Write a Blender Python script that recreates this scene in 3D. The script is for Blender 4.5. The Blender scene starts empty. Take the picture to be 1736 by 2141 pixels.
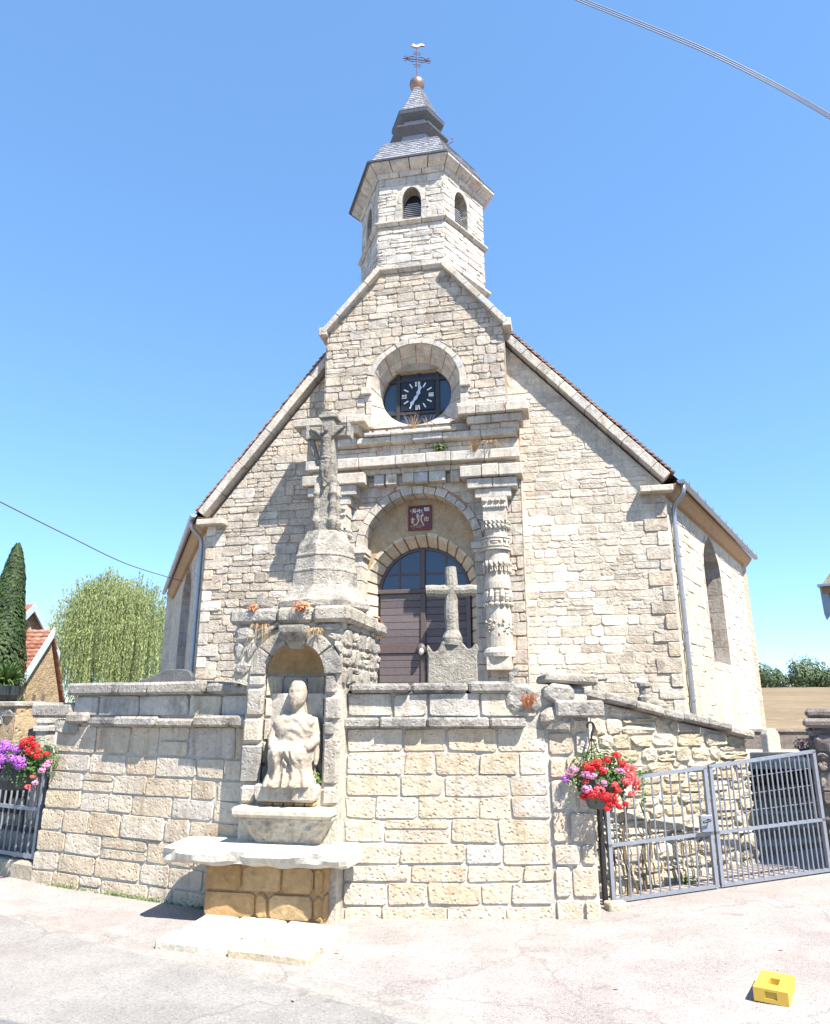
import bpy, bmesh, math, random
from math import sin, cos, pi, radians, sqrt, atan, hypot
from mathutils import Vector, Matrix, noise
from mathutils.geometry import tessellate_polygon

# ------------------------------------------------------------------ camera, sky, sun, exposure
SC = bpy.context.scene
COL = SC.collection
EYE = 1.7                                   # eye height of the photographer
PITCH = atan(0.279)                         # camera tilted up
cam_d = bpy.data.cameras.new("camera")
cam_d.sensor_fit = 'VERTICAL'; cam_d.sensor_height = 36.0
cam_d.lens = 36.0 * 1470 / 2140
cam_d.clip_start = 0.05; cam_d.clip_end = 3000
CAM = bpy.data.objects.new("camera", cam_d); COL.objects.link(CAM)
CAM.location = (0, 0, EYE); CAM.rotation_euler = (pi / 2 + PITCH, 0, 0)
SC.camera = CAM

SUN_DIR = Vector((0.45, -0.55, 1.0)).normalized()      # towards the sun
SUN_EL = math.asin(SUN_DIR.z)
SUN_AZ = math.atan2(SUN_DIR.x, SUN_DIR.y)              # clockwise from +Y
W = bpy.data.worlds.new("World"); SC.world = W; W.use_nodes = True
wn = W.node_tree.nodes; wn.clear()
sky = wn.new("ShaderNodeTexSky"); sky.sky_type = 'NISHITA'; sky.sun_disc = False
sky.sun_elevation = SUN_EL; sky.sun_rotation = SUN_AZ
sky.air_density = 0.7; sky.dust_density = 0.0; sky.ozone_density = 10.0; sky.altitude = 0
bg = wn.new("ShaderNodeBackground"); bg.inputs[1].default_value = 0.15
wo = wn.new("ShaderNodeOutputWorld")
gm = wn.new("ShaderNodeGamma"); gm.inputs[1].default_value = 0.6       # a hazier, more even summer sky
hs = wn.new("ShaderNodeHueSaturation"); hs.inputs["Saturation"].default_value = 1.2
W.node_tree.links.new(sky.outputs[0], gm.inputs[0]); W.node_tree.links.new(gm.outputs[0], hs.inputs["Color"])
W.node_tree.links.new(hs.outputs[0], bg.inputs[0]); W.node_tree.links.new(bg.outputs[0], wo.inputs[0])
sun_d = bpy.data.lights.new("sun", 'SUN'); sun_d.energy = 3.5; sun_d.angle = radians(0.5)
sun_d.color = (1.0, 0.935, 0.84)
SUN = bpy.data.objects.new("sun", sun_d); COL.objects.link(SUN)
SUN.rotation_euler = (-SUN_DIR).to_track_quat('-Z', 'Y').to_euler()
SC.view_settings.view_transform = 'Standard'; SC.view_settings.look = 'None'
SC.view_settings.exposure = 2.04; SC.view_settings.gamma = 1.0
SC.view_settings.use_curve_mapping = False
SC.cycles.max_bounces = 6

# ------------------------------------------------------------------ survey helpers
# A measured point of the photograph (1736 px wide) is turned into a point on a real plane.
cT, sT = cos(PITCH), sin(PITCH)
def ray(x, y):
    u = (x - 868) / 1470; v = (1070 - y) / 1470
    return Vector((u, cT - v * sT, sT + v * cT))
def at(x, y, Y):
    r = ray(x, y); t = Y / r.y
    return Vector((t * r.x, Y, EYE + t * r.z))
def gnd(x, y, z=0.0):
    r = ray(x, y); t = (z - EYE) / r.z
    return Vector((t * r.x, t * r.y, z))

class Fr:
    """Upright frame: s along the wall (to the right), z up, d outward."""
    def __init__(self, O, e):
        e = Vector((e[0], e[1], 0)).normalized()
        self.O = Vector((O[0], O[1], 0)); self.e = e; self.n = Vector((e.y, -e.x, 0))
    def p(self, s, z, d=0.0):
        q = self.O + self.e * s + self.n * d
        return Vector((q.x, q.y, z))
    def hit(self, x, y, d=0.0):
        r = ray(x, y); t = (d + self.n.dot(self.O)) / self.n.dot(r)
        P = r * t
        return (self.e.dot(P - self.O), EYE + P.z)
    def shift(self, s=0, d=0):
        q = self.p(s, 0, d)
        return Fr((q.x, q.y), (self.e.x, self.e.y))

# ------------------------------------------------------------------ object helpers
def thing(name, label, cat, loc=(0, 0, 0), group=None):
    o = bpy.data.objects.new(name, None); COL.objects.link(o)
    o.location = loc; o.empty_display_size = 0.2
    o['label'] = label; o['category'] = cat
    if group: o['group'] = group
    return o
def tag(o, label, cat, group=None):
    o['label'] = label; o['category'] = cat
    if group: o['group'] = group
    return o
def struct(o):
    o['kind'] = 'structure'; return o
def stuff(o):
    o['kind'] = 'stuff'; return o
def world_loc(o):
    v = Vector((0, 0, 0))
    while o is not None:
        v += Vector(o.location); o = o.parent
    return v

class MB:
    def __init__(self): self.v = []; self.f = []; self.t = []
    def add(self, vs, fs, tone=0.5):
        b = len(self.v); self.v += [Vector(v) for v in vs]; self.t += [tone] * len(vs)
        self.f += [tuple(i + b for i in f) for f in fs]
    def prism(self, fr, poly, d0, d1, tone=0.5):
        n = len(poly)
        vs = [fr.p(s, z, d0) for s, z in poly] + [fr.p(s, z, d1) for s, z in poly]
        fs = [tuple(range(n - 1, -1, -1)), tuple(range(n, 2 * n))]
        fs += [(i, (i + 1) % n, (i + 1) % n + n, i + n) for i in range(n)]
        self.add(vs, fs, tone)
    def box(self, fr, s0, s1, z0, z1, d0, d1, tone=0.5):
        self.prism(fr, [(s0, z0), (s1, z0), (s1, z1), (s0, z1)], d0, d1, tone)
    def hexa(self, lo, hi, tone=0.5):
        """lo, hi: matching loops of points"""
        n = len(lo)
        self.add(list(lo) + list(hi), [tuple(range(n - 1, -1, -1)), tuple(range(n, 2 * n))] +
                 [(i, (i + 1) % n, (i + 1) % n + n, i + n) for i in range(n)], tone)
    def loft(self, rings, close=True, caps=True, tone=0.5):
        n = len(rings[0]); vs = [p for r in rings for p in r]; fs = []
        for k in range(len(rings) - 1):
            for i in range(n if close else n - 1):
                j = (i + 1) % n
                fs.append((k * n + i, k * n + j, (k + 1) * n + j, (k + 1) * n + i))
        if caps and close:
            fs.append(tuple(range(n - 1, -1, -1)))
            m = (len(rings) - 1) * n
            fs.append(tuple(m + i for i in range(n)))
        self.add(vs, fs, tone)
    def lathe(self, c, prof, n=20, a0=0.0, sx=1.0, tone=0.5):
        self.loft([[Vector((c[0] + r * sx * cos(a0 + 2 * pi * i / n), c[1] + r * sin(a0 + 2 * pi * i / n), z)) for i in range(n)] for r, z in prof], tone=tone)
    def tube(self, pts, r, n=6, tone=0.5):
        pts = [Vector(p) for p in pts]; rings = []
        dall = (pts[-1] - pts[0]); ref = Vector((0, 0, 1)) if dall.length < 1e-6 or abs(dall.normalized().z) < .8 else Vector((.31, .95, 0))
        for i, p in enumerate(pts):
            t = (pts[min(i + 1, len(pts) - 1)] - pts[max(i - 1, 0)]).normalized()
            a = t.cross(ref)
            if a.length < 1e-3: a = t.orthogonal()
            a.normalize(); b = t.cross(a)
            rr = r[i] if isinstance(r, (list, tuple)) else r
            rings.append([p + a * (rr * cos(2 * pi * k / n)) + b * (rr * sin(2 * pi * k / n)) for k in range(n)])
        self.loft(rings, tone=tone)
    def ball(self, c, r, n=10, m=6, sz=1.0, tone=0.5):
        c = Vector(c); vs = [c + Vector((0, 0, r * sz))]; fs = []
        for j in range(1, m):
            th = pi * j / m
            for i in range(n):
                vs.append(c + Vector((r * sin(th) * cos(2 * pi * i / n), r * sin(th) * sin(2 * pi * i / n), r * sz * cos(th))))
        vs.append(c - Vector((0, 0, r * sz))); L = len(vs) - 1
        for i in range(n):
            fs.append((0, 1 + i, 1 + (i + 1) % n)); fs.append((L, 1 + (m - 2) * n + (i + 1) % n, 1 + (m - 2) * n + i))
        for j in range(m - 2):
            for i in range(n):
                a = 1 + j * n + i; b = 1 + j * n + (i + 1) % n
                fs.append((a, a + n, b + n, b))
        self.add(vs, fs, tone)
    def holed(self, fr, outer, holes, d0, d1, tone=0.5):
        loops = [outer] + holes
        tri = tessellate_polygon([[Vector((s, z, 0)) for s, z in l] for l in loops])
        flat = [q for l in loops for q in l]; n = len(flat)
        vs = [fr.p(s, z, d1) for s, z in flat] + [fr.p(s, z, d0) for s, z in flat]; fs = []
        for a, b, c in tri:
            fs.append((a, b, c)); fs.append((c + n, b + n, a + n))
        o = 0
        for l in loops:
            m = len(l)
            for i in range(m):
                a = o + i; b = o + (i + 1) % m
                fs.append((a, a + n, b + n, b))
            o += m
        self.add(vs, fs, tone)
    def leaf(self, c, n, size, tone=0.5, asp=1.0, up=None, rng=random):
        n = Vector(n).normalized()
        a = n.cross(Vector(up) if up is not None else Vector((rng.uniform(-1, 1), rng.uniform(-1, 1), rng.uniform(-1, 1))))
        if a.length < 1e-4: a = n.orthogonal()
        a.normalize(); b = n.cross(a); c = Vector(c)
        self.add([c - a * size * .5, c - b * size * asp * .5, c + a * size * .5, c + b * size * asp * .5], [(0, 1, 2, 3)], tone)
    def build(self, name, mat, parent=None, smooth=False, center=False, bevel=0.0):
        off = world_loc(parent) if parent is not None else Vector((0, 0, 0))
        loc = Vector((0, 0, 0))
        if center and self.v:
            loc = sum(self.v, Vector((0, 0, 0))) / len(self.v) - off
        me = bpy.data.meshes.new(name)
        o2 = off + loc
        me.from_pydata([tuple(v - o2) for v in self.v], [], self.f)
        at_ = me.attributes.new("tone", 'FLOAT', 'POINT'); at_.data.foreach_set("value", self.t)
        bm = bmesh.new(); bm.from_mesh(me); bmesh.ops.recalc_face_normals(bm, faces=bm.faces)
        if bevel > 0:
            es = [e for e in bm.edges if len(e.link_faces) == 2 and e.calc_face_angle(0) > 0.5]
            bmesh.ops.bevel(bm, geom=es, offset=bevel, segments=1, affect='EDGES', clamp_overlap=True)
        bm.to_mesh(me); bm.free()
        if smooth:
            for p in me.polygons: p.use_smooth = True
        me.materials.append(mat)
        o = bpy.data.objects.new(name, me); COL.objects.link(o); o.location = loc
        if parent is not None: o.parent = parent
        return o

# ------------------------------------------------------------------ materials
def _mat(name):
    m = bpy.data.materials.new(name); m.use_nodes = True
    nt = m.node_tree; return m, nt, nt.nodes["Principled BSDF"], nt.nodes, nt.links
def _noise(N, L, vec, scale, detail=6, rough=0.6):
    n = N.new("ShaderNodeTexNoise"); n.inputs["Scale"].default_value = scale
    n.inputs["Detail"].default_value = detail; n.inputs["Roughness"].default_value = rough
    L.new(vec, n.inputs["Vector"]); return n.outputs[0]
def _ramp(N, L, val, stops):
    r = N.new("ShaderNodeValToRGB"); e = r.color_ramp.elements
    while len(e) > 1: e.remove(e[-1])
    e[0].position = stops[0][0]; c = stops[0][1]; e[0].color = (*c, 1) if len(c) == 3 else c
    for p, c in stops[1:]:
        q = e.new(p); q.color = (*c, 1)
    L.new(val, r.inputs[0]); return r.outputs[0]
def _mix(N, L, fac, a, b, mode='MIX'):
    m = N.new("ShaderNodeMix"); m.data_type = 'RGBA'; m.blend_type = mode
    for i, x in ((0, fac), (6, a), (7, b)):
        if isinstance(x, (int, float)): m.inputs[i].default_value = x
        elif isinstance(x, tuple): m.inputs[i].default_value = (*x, 1)
        else: L.new(x, m.inputs[i])
    return m.outputs[2]
G = lambda v: (v, v, v)
def stone_mat(name, cols, mott=(0.72, 1.2), stain=None, lichen=None, bump=0.5, fine=22, pits=0.0, rough=0.93, bscale=1.0, streak=0.0):
    m, nt, P, N, L = _mat(name)
    pos = N.new("ShaderNodeNewGeometry").outputs["Position"]
    ta = N.new("ShaderNodeAttribute"); ta.attribute_name = "tone"
    k = len(cols)
    col = _ramp(N, L, ta.outputs["Fac"], [(i / max(1, k - 1), c) for i, c in enumerate(cols)]) if k > 1 else None
    if col is None:
        rgb = N.new("ShaderNodeRGB"); rgb.outputs[0].default_value = (*cols[0], 1); col = rgb.outputs[0]
    n1 = _noise(N, L, pos, 3.1, 8, 0.68); n2 = _noise(N, L, pos, fine, 6, 0.7)
    col = _mix(N, L, 1.0, col, _ramp(N, L, n1, [(0.28, G(mott[0])), (0.72, G(mott[1]))]), 'MULTIPLY')
    col = _mix(N, L, 1.0, col, _ramp(N, L, n2, [(0.3, G(mott[0] * 1.06)), (0.7, G(mott[1] * .95))]), 'MULTIPLY')
    for st, sc, lo, hi in ((stain, 1.4, .52, .68), (lichen, 6.5, .6, .72)):
        if st:
            f = _ramp(N, L, _noise(N, L, pos, st[1] if len(st) > 1 else sc, 7, .7), [(lo, G(0)), (hi, G(st[2] if len(st) > 2 else .8))])
            col = _mix(N, L, f, col, st[0])
    if streak > 0:      # rain-washed dirt running down the face
        mp = N.new("ShaderNodeMapping"); mp.inputs["Scale"].default_value = (5.5, 5.5, .55); L.new(pos, mp.inputs["Vector"])
        f = _ramp(N, L, _noise(N, L, mp.outputs[0], 1.6, 8, .72), [(.50, G(0)), (.68, G(streak))])
        col = _mix(N, L, f, col, _mix(N, L, 1.0, col, (.50, .44, .38), 'MULTIPLY'))
    L.new(col, P.inputs["Base Color"]); P.inputs["Roughness"].default_value = rough
    P.inputs["Specular IOR Level"].default_value = 0.2
    nb = _noise(N, L, pos, fine * .55, 9, .72)
    h = nb
    if pits > 0:
        vo = N.new("ShaderNodeTexVoronoi"); vo.inputs["Scale"].default_value = fine * 1.3; L.new(pos, vo.inputs["Vector"])
        pr = _ramp(N, L, vo.outputs["Distance"], [(0.05, G(0)), (0.35, G(1))])
        h = _mix(N, L, pits, nb, pr, 'MULTIPLY')
    bp = N.new("ShaderNodeBump"); bp.inputs["Strength"].default_value = bump; bp.inputs["Distance"].default_value = 0.05 * bscale
    L.new(h, bp.inputs["Height"]); L.new(bp.outputs[0], P.inputs["Normal"])
    return m
def plain_mat(name, col, rough=0.6, metal=0.0, var=0.15, scale=8.0, bump=0.1, spec=0.4, tone=None):
    m, nt, P, N, L = _mat(name)
    pos = N.new("ShaderNodeNewGeometry").outputs["Position"]
    c = None
    if tone:
        ta = N.new("ShaderNodeAttribute"); ta.attribute_name = "tone"
        c = _ramp(N, L, ta.outputs["Fac"], [(i / (len(tone) - 1), x) for i, x in enumerate(tone)])
    nz = _noise(N, L, pos, scale, 6, .65)
    c = _mix(N, L, 1.0, c if c else col, _ramp(N, L, nz, [(.3, G(1 - var)), (.7, G(1 + var))]), 'MULTIPLY')
    L.new(c, P.inputs["Base Color"])
    P.inputs["Roughness"].default_value = rough; P.inputs["Metallic"].default_value = metal
    P.inputs["Specular IOR Level"].default_value = spec
    if bump:
        bp = N.new("ShaderNodeBump"); bp.inputs["Strength"].default_value = bump; bp.inputs["Distance"].default_value = 0.02
        L.new(nz, bp.inputs["Height"]); L.new(bp.outputs[0], P.inputs["Normal"])
    return m
def leaf_mat(name, cols, trans=0.25):
    m, nt, P, N, L = _mat(name)
    ta = N.new("ShaderNodeAttribute"); ta.attribute_name = "tone"
    c = _ramp(N, L, ta.outputs["Fac"], [(i / (len(cols) - 1), x) for i, x in enumerate(cols)])
    L.new(c, P.inputs["Base Color"]); P.inputs["Roughness"].default_value = 0.65
    P.inputs["Specular IOR Level"].default_value = 0.25
    tr = N.new("ShaderNodeBsdfTranslucent"); L.new(c, tr.inputs[0])
    mx = N.new("ShaderNodeMixShader"); mx.inputs[0].default_value = trans
    L.new(P.outputs[0], mx.inputs[1]); L.new(tr.outputs[0], mx.inputs[2])
    L.new(mx.outputs[0], N["Material Output"].inputs[0])
    return m

M = {}
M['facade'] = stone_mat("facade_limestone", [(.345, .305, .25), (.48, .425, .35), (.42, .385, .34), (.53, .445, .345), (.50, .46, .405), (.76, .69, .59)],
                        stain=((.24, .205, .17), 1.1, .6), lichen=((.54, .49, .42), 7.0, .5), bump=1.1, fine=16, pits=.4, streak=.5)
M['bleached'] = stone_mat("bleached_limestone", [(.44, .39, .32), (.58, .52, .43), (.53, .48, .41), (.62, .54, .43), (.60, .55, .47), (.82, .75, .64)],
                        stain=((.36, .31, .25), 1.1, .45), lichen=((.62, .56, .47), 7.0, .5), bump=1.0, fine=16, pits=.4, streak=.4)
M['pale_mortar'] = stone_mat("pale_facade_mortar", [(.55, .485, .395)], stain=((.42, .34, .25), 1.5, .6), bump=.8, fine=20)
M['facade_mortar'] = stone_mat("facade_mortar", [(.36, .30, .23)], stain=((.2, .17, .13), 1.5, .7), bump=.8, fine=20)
M['tower'] = stone_mat("tower_limestone", [(.42, .395, .35), (.50, .47, .42), (.40, .38, .35), (.57, .53, .46), (.49, .47, .44)],
                       stain=((.22, .20, .18), 1.2, .5), bump=.8, fine=16, pits=.3, streak=.5)
M['dressed'] = stone_mat("dressed_limestone", [(.40, .37, .32), (.47, .44, .39), (.52, .47, .39), (.43, .42, .41)],
                         stain=((.33, .20, .13), 1.6, .45), lichen=((.30, .29, .27), 4.0, .5), bump=.6, fine=18, pits=.2, streak=.6)
M['cream_arch'] = stone_mat('cream_arch_stone', [(.52, .47, .37), (.57, .51, .41), (.50, .44, .34)], stain=((.40, .30, .2), 3.0, .4), bump=.4, fine=18)
M['redmortar'] = stone_mat("red_mortar", [(.40, .235, .155)], stain=((.49, .41, .32), 2.2, .9), bump=.6, fine=24)
M['plaster'] = stone_mat("old_ochre_plaster", [(.40, .30, .19)], stain=((.36, .33, .28), 1.3, .9), lichen=((.26, .15, .09), 3.0, .6), bump=.4, fine=14)
M['limewash'] = stone_mat("lime_washed_render", [(.55, .49, .38), (.6, .55, .46)], stain=((.42, .33, .22), 1.0, .55), lichen=((.36, .26, .16), 5.0, .6), bump=1.0, fine=9, pits=.5, bscale=1.4)
M['cream'] = stone_mat("cream_limestone", [(.53, .45, .34), (.59, .49, .355), (.59, .525, .43), (.62, .54, .42), (.53, .43, .31), (.53, .505, .46)],
                       mott=(.80, 1.14), stain=((.40, .26, .14), 2.6, .45), lichen=((.63, .58, .50), 4.0, .7), bump=1.0, fine=17, pits=.55, streak=.55)
M['wallmortar'] = stone_mat("grey_mortar", [(.50, .465, .41)], stain=((.3, .27, .23), 2.0, .6), bump=.6, fine=26)
M['weathered'] = stone_mat("weathered_grey_stone", [(.31, .29, .26), (.37, .35, .315), (.43, .385, .32), (.35, .33, .305)],
                           mott=(.64, 1.24), stain=((.075, .07, .068), 3.0, .9), lichen=((.62, .58, .51), 7.0, .85), bump=1.0, fine=20, pits=.4)
M['greystone'] = stone_mat('lichened_grey_stone', [(.27, .25, .215), (.34, .315, .27), (.31, .30, .27)], mott=(.66, 1.25), stain=((.12, .11, .10), 4.0, .7), lichen=((.50, .47, .41), 8.0, .7), bump=1.0, fine=24, pits=.4)
M['shrine'] = stone_mat("shrine_limestone", [(.42, .395, .35), (.52, .49, .43), (.55, .48, .36), (.46, .45, .43)],
                        stain=((.17, .155, .145), 2.8, .6), bump=.8, fine=20, pits=.3, streak=.6)
M['statue'] = stone_mat("statue_limestone", [(.38, .33, .265)], mott=(.80, 1.12), stain=((.33, .25, .17), 5.0, .6), bump=.5, fine=40, pits=.2, bscale=.5)
M['white_stone'] = stone_mat("bleached_slab_stone", [(.52, .47, .38), (.58, .54, .46), (.5, .42, .29)], stain=((.4, .36, .3), 3.0, .6), bump=.6, fine=20)
M['ochre'] = stone_mat("ochre_sandstone", [(.36, .225, .10), (.42, .27, .13), (.40, .30, .17)], stain=((.22, .12, .055), 3.0, .6), bump=.5, fine=20)
M['darkstone'] = stone_mat("dark_rubble_stone", [(.15, .13, .12), (.21, .18, .165), (.26, .23, .2)], stain=((.06, .055, .05), 3.0, .7), bump=1.0, fine=18, pits=.3)
M['step'] = stone_mat("step_stone", [(.40, .35, .27), (.48, .43, .35)], stain=((.28, .24, .18), 3.0, .6), bump=.8, fine=20)
M['granite'] = stone_mat("dark_granite", [(.10, .10, .105)], mott=(.6, 1.5), bump=.3, fine=60, rough=.6)
M['daub'] = stone_mat("daub_wall", [(.42, .32, .2)], stain=((.26, .2, .13), 1.6, .8), lichen=((.5, .42, .3), 4, .8), bump=1.2, fine=9, pits=.6, bscale=1.5)
M['slate'] = plain_mat("roof_slate", (.2, .21, .235), .42, 0, .2, 12, .15, .6, tone=[(.15, .16, .19), (.22, .23, .26), (.28, .285, .30)])
M['lead'] = plain_mat("lead_flashing", (.085, .09, .10), .5, .2, .2, 10, .1)
M['tile'] = plain_mat("clay_roof_tile", (.25, .10, .06), .85, 0, .25, 10, .3, .2, tone=[(.17, .068, .045), (.235, .10, .065), (.29, .145, .10)])
M['oldtile'] = plain_mat("lichened_roof_tile", (.2, .13, .11), .9, 0, .3, 9, .3, .2, tone=[(.16, .11, .10), (.24, .15, .125), (.3, .19, .15)])
M['zinc'] = plain_mat("zinc_gutter", (.30, .33, .38), .38, .55, .12, 6, .04)
M['iron_grey'] = plain_mat("grey_painted_iron", (.22, .24, .285), .42, .3, .12, 20, .06)
M['iron_black'] = plain_mat("black_painted_iron", (.02, .02, .022), .5, .2, .2, 20, .06)
M['rust'] = plain_mat("rusted_iron", (.15, .07, .06), .8, .3, .3, 20, .2)
M['copper'] = plain_mat("brown_copper", (.28, .17, .13), .4, .6, .3, 9, .1)
M['wood_door'] = plain_mat("brown_door_paint", (.1, .085, .088), .5, 0, .16, 14, .12, tone=[(.088, .072, .076), (.125, .104, .108)])
M['wood_frame'] = plain_mat("brown_door_frame", (.085, .062, .06), .5, 0, .18, 16, .12)
M['louvre'] = plain_mat('grey_louvre_paint', (.33, .35, .38), .6, 0, .1, 10, .05)
M['dark_frame'] = plain_mat('blackened_window_frame', (.035, .03, .028), .5, 0, .2, 14, .1)
M['wood_eave'] = plain_mat("oak_soffit", (.33, .21, .11), .8, 0, .25, 9, .2)
M['black_board'] = plain_mat("clock_board_paint", (.012, .013, .022), .35, 0, .1, 10, .0)
M['white_paint'] = plain_mat("white_paint", (.72, .72, .70), .5, 0, .05, 10, .0)
M['brass'] = plain_mat("pale_metal_hand", (.55, .56, .58), .4, .5, .12, 30, .05)
M['plaque'] = plain_mat("red_plaque_enamel", (.13, .03, .025), .4, 0, .35, 14, .1)
M['plaquefig'] = plain_mat("flaking_plaque_paint", (.55, .42, .33), .7, 0, .2, 30, .1)
M['plaqueflake'] = plain_mat("bare_grey_plaque", (.45, .48, .5), .6, 0, .3, 30, .1)
M['verge'] = plain_mat("pale_blue_verge_paint", (.48, .58, .60), .5, 0, .08, 6, .03)
M['verge_dark'] = plain_mat("grey_blue_verge_paint", (.28, .35, .43), .5, 0, .08, 6, .03)
M['cable'] = plain_mat("cable_sheath", (.16, .18, .22), .6, 0, .1, 6, 0)
M['pot'] = plain_mat("dark_plastic_pot", (.025, .032, .035), .45, 0, .2, 12, .05)
M['pot_grey'] = plain_mat("grey_green_pot", (.10, .11, .095), .5, 0, .2, 12, .05)
M['yellow'] = plain_mat("yellow_plastic", (.46, .30, .045), .45, 0, .06, 9, .02)
M['pavecrack'] = plain_mat("tar_seam", (.16, .16, .165), .9, 0, .2, 20, .1)
M['bark'] = plain_mat("bark", (.12, .09, .065), .9, 0, .3, 14, .5)
M['dryplant'] = leaf_mat("dry_stalks", [(.30, .18, .09), (.42, .28, .15), (.5, .38, .22)])
M['orange_plant'] = leaf_mat("orange_sedum", [(.42, .15, .07), (.5, .22, .11), (.55, .3, .18)])
M['weed'] = leaf_mat("green_weed", [(.04, .09, .02), (.09, .15, .04), (.16, .22, .08)])
M['cypress'] = leaf_mat("cypress_leaf", [(.018, .035, .012), (.035, .062, .02), (.06, .09, .03)], .12)
M['willow'] = leaf_mat("willow_leaf", [(.19, .24, .09), (.31, .36, .16), (.46, .49, .28)], .45)
M['forest'] = leaf_mat("forest_leaf", [(.045, .07, .04), (.075, .11, .05), (.125, .16, .07)], .15)
M['ger_leaf'] = leaf_mat("geranium_leaf", [(.03, .075, .015), (.06, .13, .03), (.11, .2, .06)], .3)
M['red_petal'] = leaf_mat("red_petal", [(.42, .008, .015), (.6, .02, .03), (.68, .07, .06)], .3)
M['coral_petal'] = leaf_mat("coral_petal", [(.6, .05, .05), (.68, .11, .11), (.75, .22, .25)], .3)
M['pink_petal'] = leaf_mat("pink_petal", [(.62, .2, .34), (.68, .3, .5), (.72, .42, .6)], .3)
M['purple_petal'] = leaf_mat("purple_petal", [(.30, .07, .42), (.42, .13, .55), (.55, .25, .62)], .3)

def glass_mat():
    m, nt, P, N, L = _mat("dark_window_glass")
    P.inputs["Base Color"].default_value = (.03, .05, .085, 1); P.inputs["Roughness"].default_value = .12
    P.inputs["Specular IOR Level"].default_value = .7
    return m
M['glass'] = glass_mat()

def ground_mat(name, base, specks, scale, big, bump):
    m, nt, P, N, L = _mat(name)
    pos = N.new("ShaderNodeNewGeometry").outputs["Position"]
    c = _ramp(N, L, _noise(N, L, pos, big, 5, .6), [(.3, tuple(x * .86 for x in base)), (.7, tuple(min(1, x * 1.1) for x in base))])
    vo = N.new("ShaderNodeTexVoronoi"); vo.inputs["Scale"].default_value = scale; L.new(pos, vo.inputs["Vector"])
    sp = N.new("ShaderNodeSeparateColor"); L.new(vo.outputs["Color"], sp.inputs[0])
    c = _mix(N, L, _ramp(N, L, sp.outputs[0], [(.80, G(0)), (.9, G(.65))]), c, specks)
    c = _mix(N, L, _ramp(N, L, sp.outputs[1], [(.84, G(0)), (.92, G(.6))]), c, tuple(min(.85, x * 1.3) for x in base))
    st = _ramp(N, L, _noise(N, L, pos, big * 2.3, 7, .7), [(.42, G(.86)), (.6, G(1.06))])
    c = _mix(N, L, 1.0, c, st, 'MULTIPLY')
    c = _mix(N, L, _ramp(N, L, _noise(N, L, pos, .45, 4, .6), [(.5, G(0)), (.7, G(.35))]), c, tuple(x * y for x, y in zip(base, (1.05, .93, .9))))
    wv = N.new("ShaderNodeTexVoronoi"); wv.feature = 'DISTANCE_TO_EDGE'; wv.inputs["Scale"].default_value = .55
    wp_ = N.new("ShaderNodeVectorMath"); wp_.operation = 'ADD'; L.new(pos, wp_.inputs[0])
    nn = N.new("ShaderNodeTexNoise"); nn.inputs["Scale"].default_value = 2.2; nn.inputs["Detail"].default_value = 6; L.new(pos, nn.inputs["Vector"]); L.new(nn.outputs[1], wp_.inputs[1]); L.new(wp_.outputs[0], wv.inputs["Vector"])
    c = _mix(N, L, _ramp(N, L, wv.outputs["Distance"], [(.0, G(.5)), (.012, G(0))]), c, tuple(x * .5 for x in base))
    L.new(c, P.inputs["Base Color"]); P.inputs["Roughness"].default_value = .95; P.inputs["Specular IOR Level"].default_value = .15
    bp = N.new("ShaderNodeBump"); bp.inputs["Strength"].default_value = bump; bp.inputs["Distance"].default_value = .02
    h = _mix(N, L, .5, vo.outputs["Distance"], _noise(N, L, pos, scale * .4, 6, .7))
    L.new(h, bp.inputs["Height"]); L.new(bp.outputs[0], P.inputs["Normal"])
    return m
M['gravel'] = ground_mat("pale_gravel_tarmac", (.30, .273, .26), (.18, .15, .145), 105, .7, .5)
M['asphalt'] = ground_mat("worn_pale_asphalt", (.235, .226, .213), (.15, .145, .14), 90, .5, .35)
M['earth'] = ground_mat("churchyard_gravel", (.22, .195, .16), (.13, .11, .09), 40, .8, .6)
M['stubble'] = ground_mat("stubble_field", (.19, .145, .09), (.15, .11, .065), .8, .02, .3)
M['meadow'] = ground_mat("dry_meadow", (.13, .14, .06), (.09, .1, .04), 3, .05, .3)

# ------------------------------------------------------------------ masonry
def area(p): return .5 * sum(p[i][0] * p[(i + 1) % len(p)][1] - p[(i + 1) % len(p)][0] * p[i][1] for i in range(len(p)))
def clip(poly, a, b, c):
    out = []
    for i in range(len(poly)):
        p, q = poly[i], poly[(i + 1) % len(poly)]
        fp_, fq = a * p[0] + b * p[1] - c, a * q[0] + b * q[1] - c
        if fp_ >= 0: out.append(p)
        if (fp_ >= 0) != (fq >= 0):
            t = fp_ / (fp_ - fq); out.append((p[0] + t * (q[0] - p[0]), p[1] + t * (q[1] - p[1])))
    return out
def half(p, q):
    """half-plane to the left of p->q (for counter-clockwise outlines)"""
    a, b = -(q[1] - p[1]), q[0] - p[0]
    return a, b, a * p[0] + b * p[1]
def circ(cx, cz, rx, rz=None):
    rz = rz or rx
    def f(poly):
        ins = [((x - cx) / rx) ** 2 + ((z - cz) / rz) ** 2 < 1 for x, z in poly]
        mx = sum(p[0] for p in poly) / len(poly); mz = sum(p[1] for p in poly) / len(poly)
        k = hypot((mx - cx) / rx, (mz - cz) / rz)
        if not any(ins) and k > 1: return poly
        if k < .8: return []
        tx, tz = cx + (mx - cx) / k, cz + (mz - cz) / k
        nx, nz = (tx - cx) / rx ** 2, (tz - cz) / rz ** 2
        return clip(poly, nx, nz, nx * tx + nz * tz)
    return f
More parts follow.
